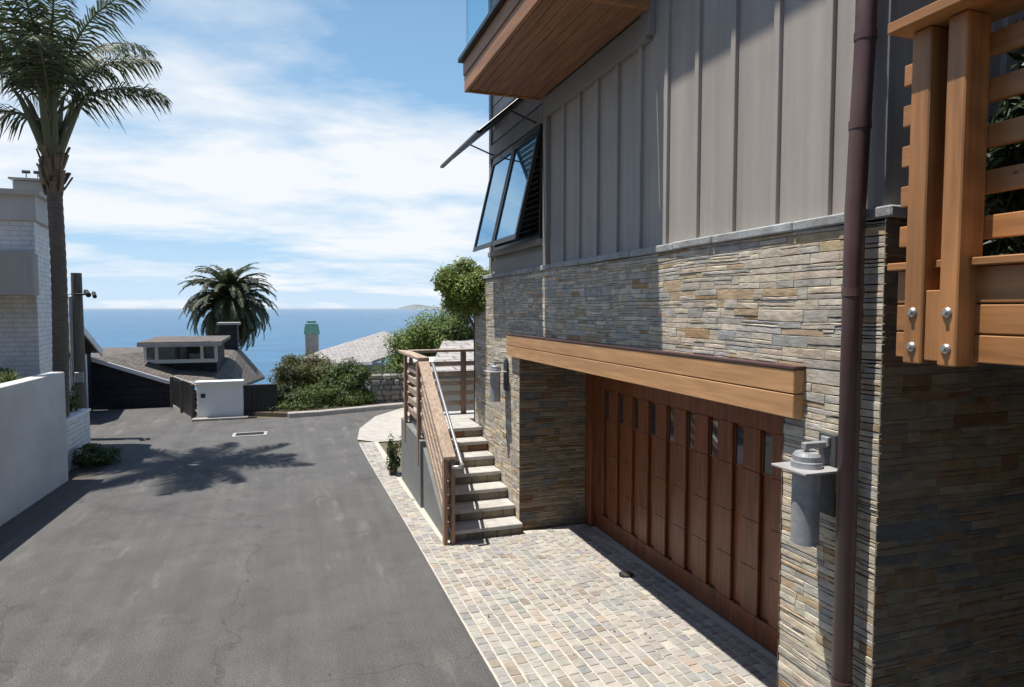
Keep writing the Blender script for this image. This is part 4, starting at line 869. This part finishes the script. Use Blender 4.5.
# far kerb and planting bed
mb = MB(); kp = [(-.15, 17.45), (.6, 17.5), (1.4, 17.75), (2.2, 18.0), (2.95, 18.2)]
for a, b_ in zip(kp, kp[1:]): mb.beam((a[0], a[1], .05), (b_[0], b_[1], .05), .18, .16, .02)
tag(mb.build('kerb', M_kerb), 'curved concrete kerb in front of the planting bed', 'kerb', kind='structure')
mb = MB(); mb.prism([(-1.26, 18.2), (-.15, 17.55), (.6, 17.6), (1.4, 17.85), (2.2, 18.1), (2.95, 18.3), (5, 19), (5, 20.8), (-1.26, 20.8)], -1.5, .09); tag(mb.build('planting_bed', M_soil), 'soil bed behind the curved kerb', 'soil', kind='structure')
dc = at(250, 434.5, z=0); e_ = empty('storm_drain', (dc.x, dc.y, 0), 'rectangular storm drain grate in pale concrete surround in the asphalt', 'drain')
mb = MB(); mb.bbox(Matrix.Translation((dc.x, dc.y, .006)), (.72, .45, .02), .004); mb.build('surround', M_kerb, e_)
mb = MB(); 
for i in range(11): mb.box((dc.x-.27+i*.05, dc.y-.14, .017), (dc.x-.25+i*.05, dc.y+.14, .024))
mb.box((dc.x-.29, dc.y-.16, .0163), (dc.x+.29, dc.y+.16, .0175)); mb.build('grate', M_black, e_)
gp2 = [((.08, .13, .028), 3), ((.13, .19, .04), 3), ((.035, .06, .015), 2), ((.15, .19, .05), 1)]
gp3 = [((.13, .15, .04), 3), ((.18, .18, .06), 2), ((.08, .10, .03), 2), ((.24, .17, .08), .5)]
def pshrub(label, pxc, pyc, wpx, hpx, Y, n, ls, pal, seed, zb_=0.05, name='shrub', grp='shrubs in the bed at the street end', asp=.35, clumps=34):
    c = at(pxc, pyc, Y=Y); Z = (c-Vector((0, 0, H))).dot(fwd); rx = wpx/2/F*Z; rz_ = hpx/2/F*Z
    return shrub(name, label, 'shrub', (c.x, Y, min(zb_, c.z-rz_*.9)), (c.x, Y, c.z), (rx, rx*.8, rz_), n, ls, pal, seed, asp, clumps, grp)
pshrub('olive yellow shrub above the black gate', 305, 378, 74, 52, 20.2, 14000, .045, gp3, 41)
pshrub('dark green shrub in the middle of the street end bed', 350, 385, 72, 60, 19.2, 14000, .045, gp2, 42)
pshrub('low dark hedge clump spilling over the curved kerb', 325, 400, 104, 30, 18.6, 10000, .04, gp2, 43)
pshrub('dark hedge behind the black gate', 272, 400, 52, 34, 18.9, 10000, .045, [((.025, .04, .014), 3), ((.045, .065, .02), 2)], 44)
pshrub('tall bright green shrub rising beside the stair landing', 433, 354, 104, 86, 19.3, 42000, .055, [((.15, .22, .04), 3), ((.20, .27, .055), 3), ((.07, .11, .025), 1.6), ((.25, .31, .07), 1.2)], 45, clumps=60)
pshrub('bright green shrub against the far house corner', 455, 338, 60, 60, 18.2, 16000, .055, [((.14, .21, .04), 3), ((.19, .26, .06), 3), ((.07, .11, .03), 1.5)], 46)
# rubble wall at the end of the apron
rb = empty('rubble_wall', (3.4, 18.6, 0), 'low rough grey stone wall behind the kerb end', 'wall')
mb = MB(); r = random.Random(9); a_ = at(374, 395, Y=18.9); b_ = at(410, 395, Y=18.7)
for zi in range(6):
    x = a_.x-.1
    while x < b_.x+1.2: ln = r.uniform(.14, .34); mb.bbox(Matrix.Translation((x+ln/2, 18.8+r.uniform(-.02, .02), .08+zi*.15)), (ln-.01, .3, .145), .03, pick([((.30, .29, .27), 3), ((.24, .235, .22), 3), ((.36, .34, .31), 1)], r)); x += ln
mb.build('stones', M_stone, rb, colored=True)
# pale tiled house beyond, with green chimney cap
th = empty('tiled_house', (4, 34, -3), 'pale tiled roof house below the street with copper capped chimney', 'house')
YT = 34
a_ = at(296, 372, Y=YT-3); b_ = at(372, 358, Y=YT-3); c_ = at(396, 330, Y=YT+2); d_ = at(330, 345, Y=YT+2); 
rf = [at(300, 362, Y=31), at(352, 359, Y=31), at(388, 331.5, Y=37), at(372, 332, Y=37)]
mb = MB(); ridge0 = at(384, 331, Y=37); ridge1 = at(318, 351, Y=34)
low0 = at(285, 366, Y=32); low1 = at(372, 361, Y=29.5)
mb.slab([low0, low1, at(420, 345, Y=34), ridge0, ridge1], .12); mb.slab([ridge1, ridge0, at(398, 340, Y=41), at(300, 362, Y=40)], .12)
fixn(mb.build('roof', M_tile, th))
mb = MB(); mb.prism([(low0.x+1.4, 33), (low1.x-.2, 30.6), (at(405, 345, Y=34).x, 34.6), (ridge0.x-.5, 37), (low0.x+2.2, 37)], -9, min(low0.z, low1.z)-.35); fixn(mb.build('wall', M_white, th))
mb = MB(); mb.beam(low1-Vector((0, .05, .08)), low0-Vector((0, .05, .08)), .06, .16); mb.build('fascia', M_white, th)
mb = MB(); c1 = at(305.5, 350, Y=34.5); c2 = at(318.5, 334, Y=34.5); mb.box((c1.x, 34.5, c1.z-1), (c2.x, 35.2, c2.z)); mb.build('chimney', M_concrete, th)
mb = MB(); xm = (c1.x+c2.x)/2; zt_ = c2.z; hw = (c2.x-c1.x)/2
mb.mesh([(xm+sx_*(hw+.07)*k_, 34.85+sy_*.42*k_, zt_+z_) for k_, z_ in ((1, 0), (.8, .52)) for sx_, sy_ in ((-1, -1), (1, -1), (1, 1), (-1, 1))], [(0, 1, 5, 4), (1, 2, 6, 5), (2, 3, 7, 6), (3, 0, 4, 7), (4, 5, 6, 7), (3, 2, 1, 0)]); mb.bbox(Matrix.Translation((xm, 34.85, zt_+.62)), (.45, .45, .1), .01)
mb.build('chimney_cap', M_copper, th)
# low building behind the landing with pale roof
lb_ = empty('neighbour_cottage', (4.2, 15, 0), 'white cottage with pale shingle roof seen through the landing railing', 'house')
a_ = at(430, 386, Y=13.0); 
mb = MB(); q0 = at(428, 372, Y=13.2); q1 = at(560, 385, Y=13.2); q2 = at(560, 318, Y=18); q3 = at(444, 342, Y=18)
mb.slab([(q0.x, 13.2, q0.z), (q1.x, 13.2, q0.z), (q1.x, 18, q3.z+.1), (q3.x, 18, q3.z+.1)], .08); fixn(mb.build('roof', brickmat('pale_wood_shingle', (.38, .36, .345), (.31, .295, .285), (.17, .16, .15), 1, .6, .42, .025, axes='xy', bump=1., bdist=.03, var=.2), lb_))
mb = MB(); mb.box((q0.x+.3, 13.6, -.1), (q1.x, 17.6, q0.z-.02)); mb.build('wall', M_white, lb_)
mb = MB(); mb.bbox(Matrix.Translation(((q0.x+q1.x)/2, 13.17, q0.z-.07)), (q1.x-q0.x, .04, .16), .004); mb.build('fascia', M_trim, lb_)
# small tree growing at the far corner of the house
ct = at(466, 287, Y=9.95)
tr = shrub('corner_tree', 'small bushy tree with tangled stems at the far corner of the stone wall', 'tree', (2.85, 9.85, 1.04), (2.56, 9.5, ct.z-.03), (.53, .5, .50), 30000, .026, [((.17, .24, .04), 3), ((.23, .30, .06), 3), ((.09, .14, .03), 1.5), ((.28, .34, .08), 1)], 91, .45, 40, stem=False)
mb = MB(); r = random.Random(2)
for i in range(5):
    x0 = 2.76+i*.04; mb.tube([(x0, 9.80+r.uniform(0, .1), 1.0), (x0+r.uniform(-.04, .04), 9.82, 1.7), (x0+r.uniform(-.05, .05), 9.83, 2.5), (2.6+r.uniform(-.25, .2), 9.75, ct.z)], [.035, .03, .025, .01], 8)
mb.build('trunk', M_barkd, tr)
shrub('upright_bush', 'narrow dark bush at the foot of the stair cheek wall', 'bush', (1.55, 10.75, 0), (1.58, 10.8, .38), (.14, .2, .36), 1600, .026, gp2, 92, clumps=18)
# dark greenery on the deck
shrub('deck_hedge', 'dense dark hedge growing behind the deck railing slats', 'hedge', (3.2, 1.6, 2.9), (3.2, 1.62, 3.55), (.62, .70, .80), 40000, .035, [((.03, .05, .02), 3), ((.06, .09, .03), 2)], 93, .3, 30)

# ------------------------------------------------------------------ sea haze
mb = MB(); mb.box((-31000, -40, -36.5), (31000, 61000, 14.5)); hzo = mb.build('haze', None); hzo.data.materials.clear()
hm = bpy.data.materials.new('sea_haze'); hm.use_nodes = True; T = hm.node_tree; T.nodes.clear()
pv = T.nodes.new('ShaderNodeVolumePrincipled'); pv.inputs['Density'].default_value = 1.9e-5; pv.inputs['Color'].default_value = (.85, .92, 1, 1); ou = T.nodes.new('ShaderNodeOutputMaterial'); T.links.new(pv.outputs[0], ou.inputs['Volume'])
hzo.data.materials.append(hm); tag(hzo, 'thin pale sea haze', 'haze', kind='stuff')

# wind-blown leaf litter
mb = MB(); r = random.Random(44); lp = [((.16, .11, .05), 3), ((.22, .17, .08), 2), ((.10, .07, .04), 2)]
for i in range(420):
    q_ = r.random()
    if q_ < .45: y = r.uniform(4, 12.5); x = -3.60+.012*(y-4)+abs(r.gauss(0, .16)); z = .012
    elif q_ < .7: x = r.uniform(0, 2.6); y = 17.3+.2*x-abs(r.gauss(0, .15)); z = .012
    elif q_ < .85: x = r.uniform(1.5, 3.5); y = r.uniform(4.2, 7.3); z = .024
    else: x = r.uniform(-3, 1.2); y = r.uniform(4.5, 17); z = .012
    leafquad(mb, (x, y, z), (r.uniform(-.3, .3), r.uniform(-.3, .3), 1), r.uniform(.006, .018), .45, pick(lp, r), r)
tag(mb.build('leaf_litter', M_leaf, colored=True), 'scattered dry leaf litter on the street and setts', 'leaf litter', kind='stuff')
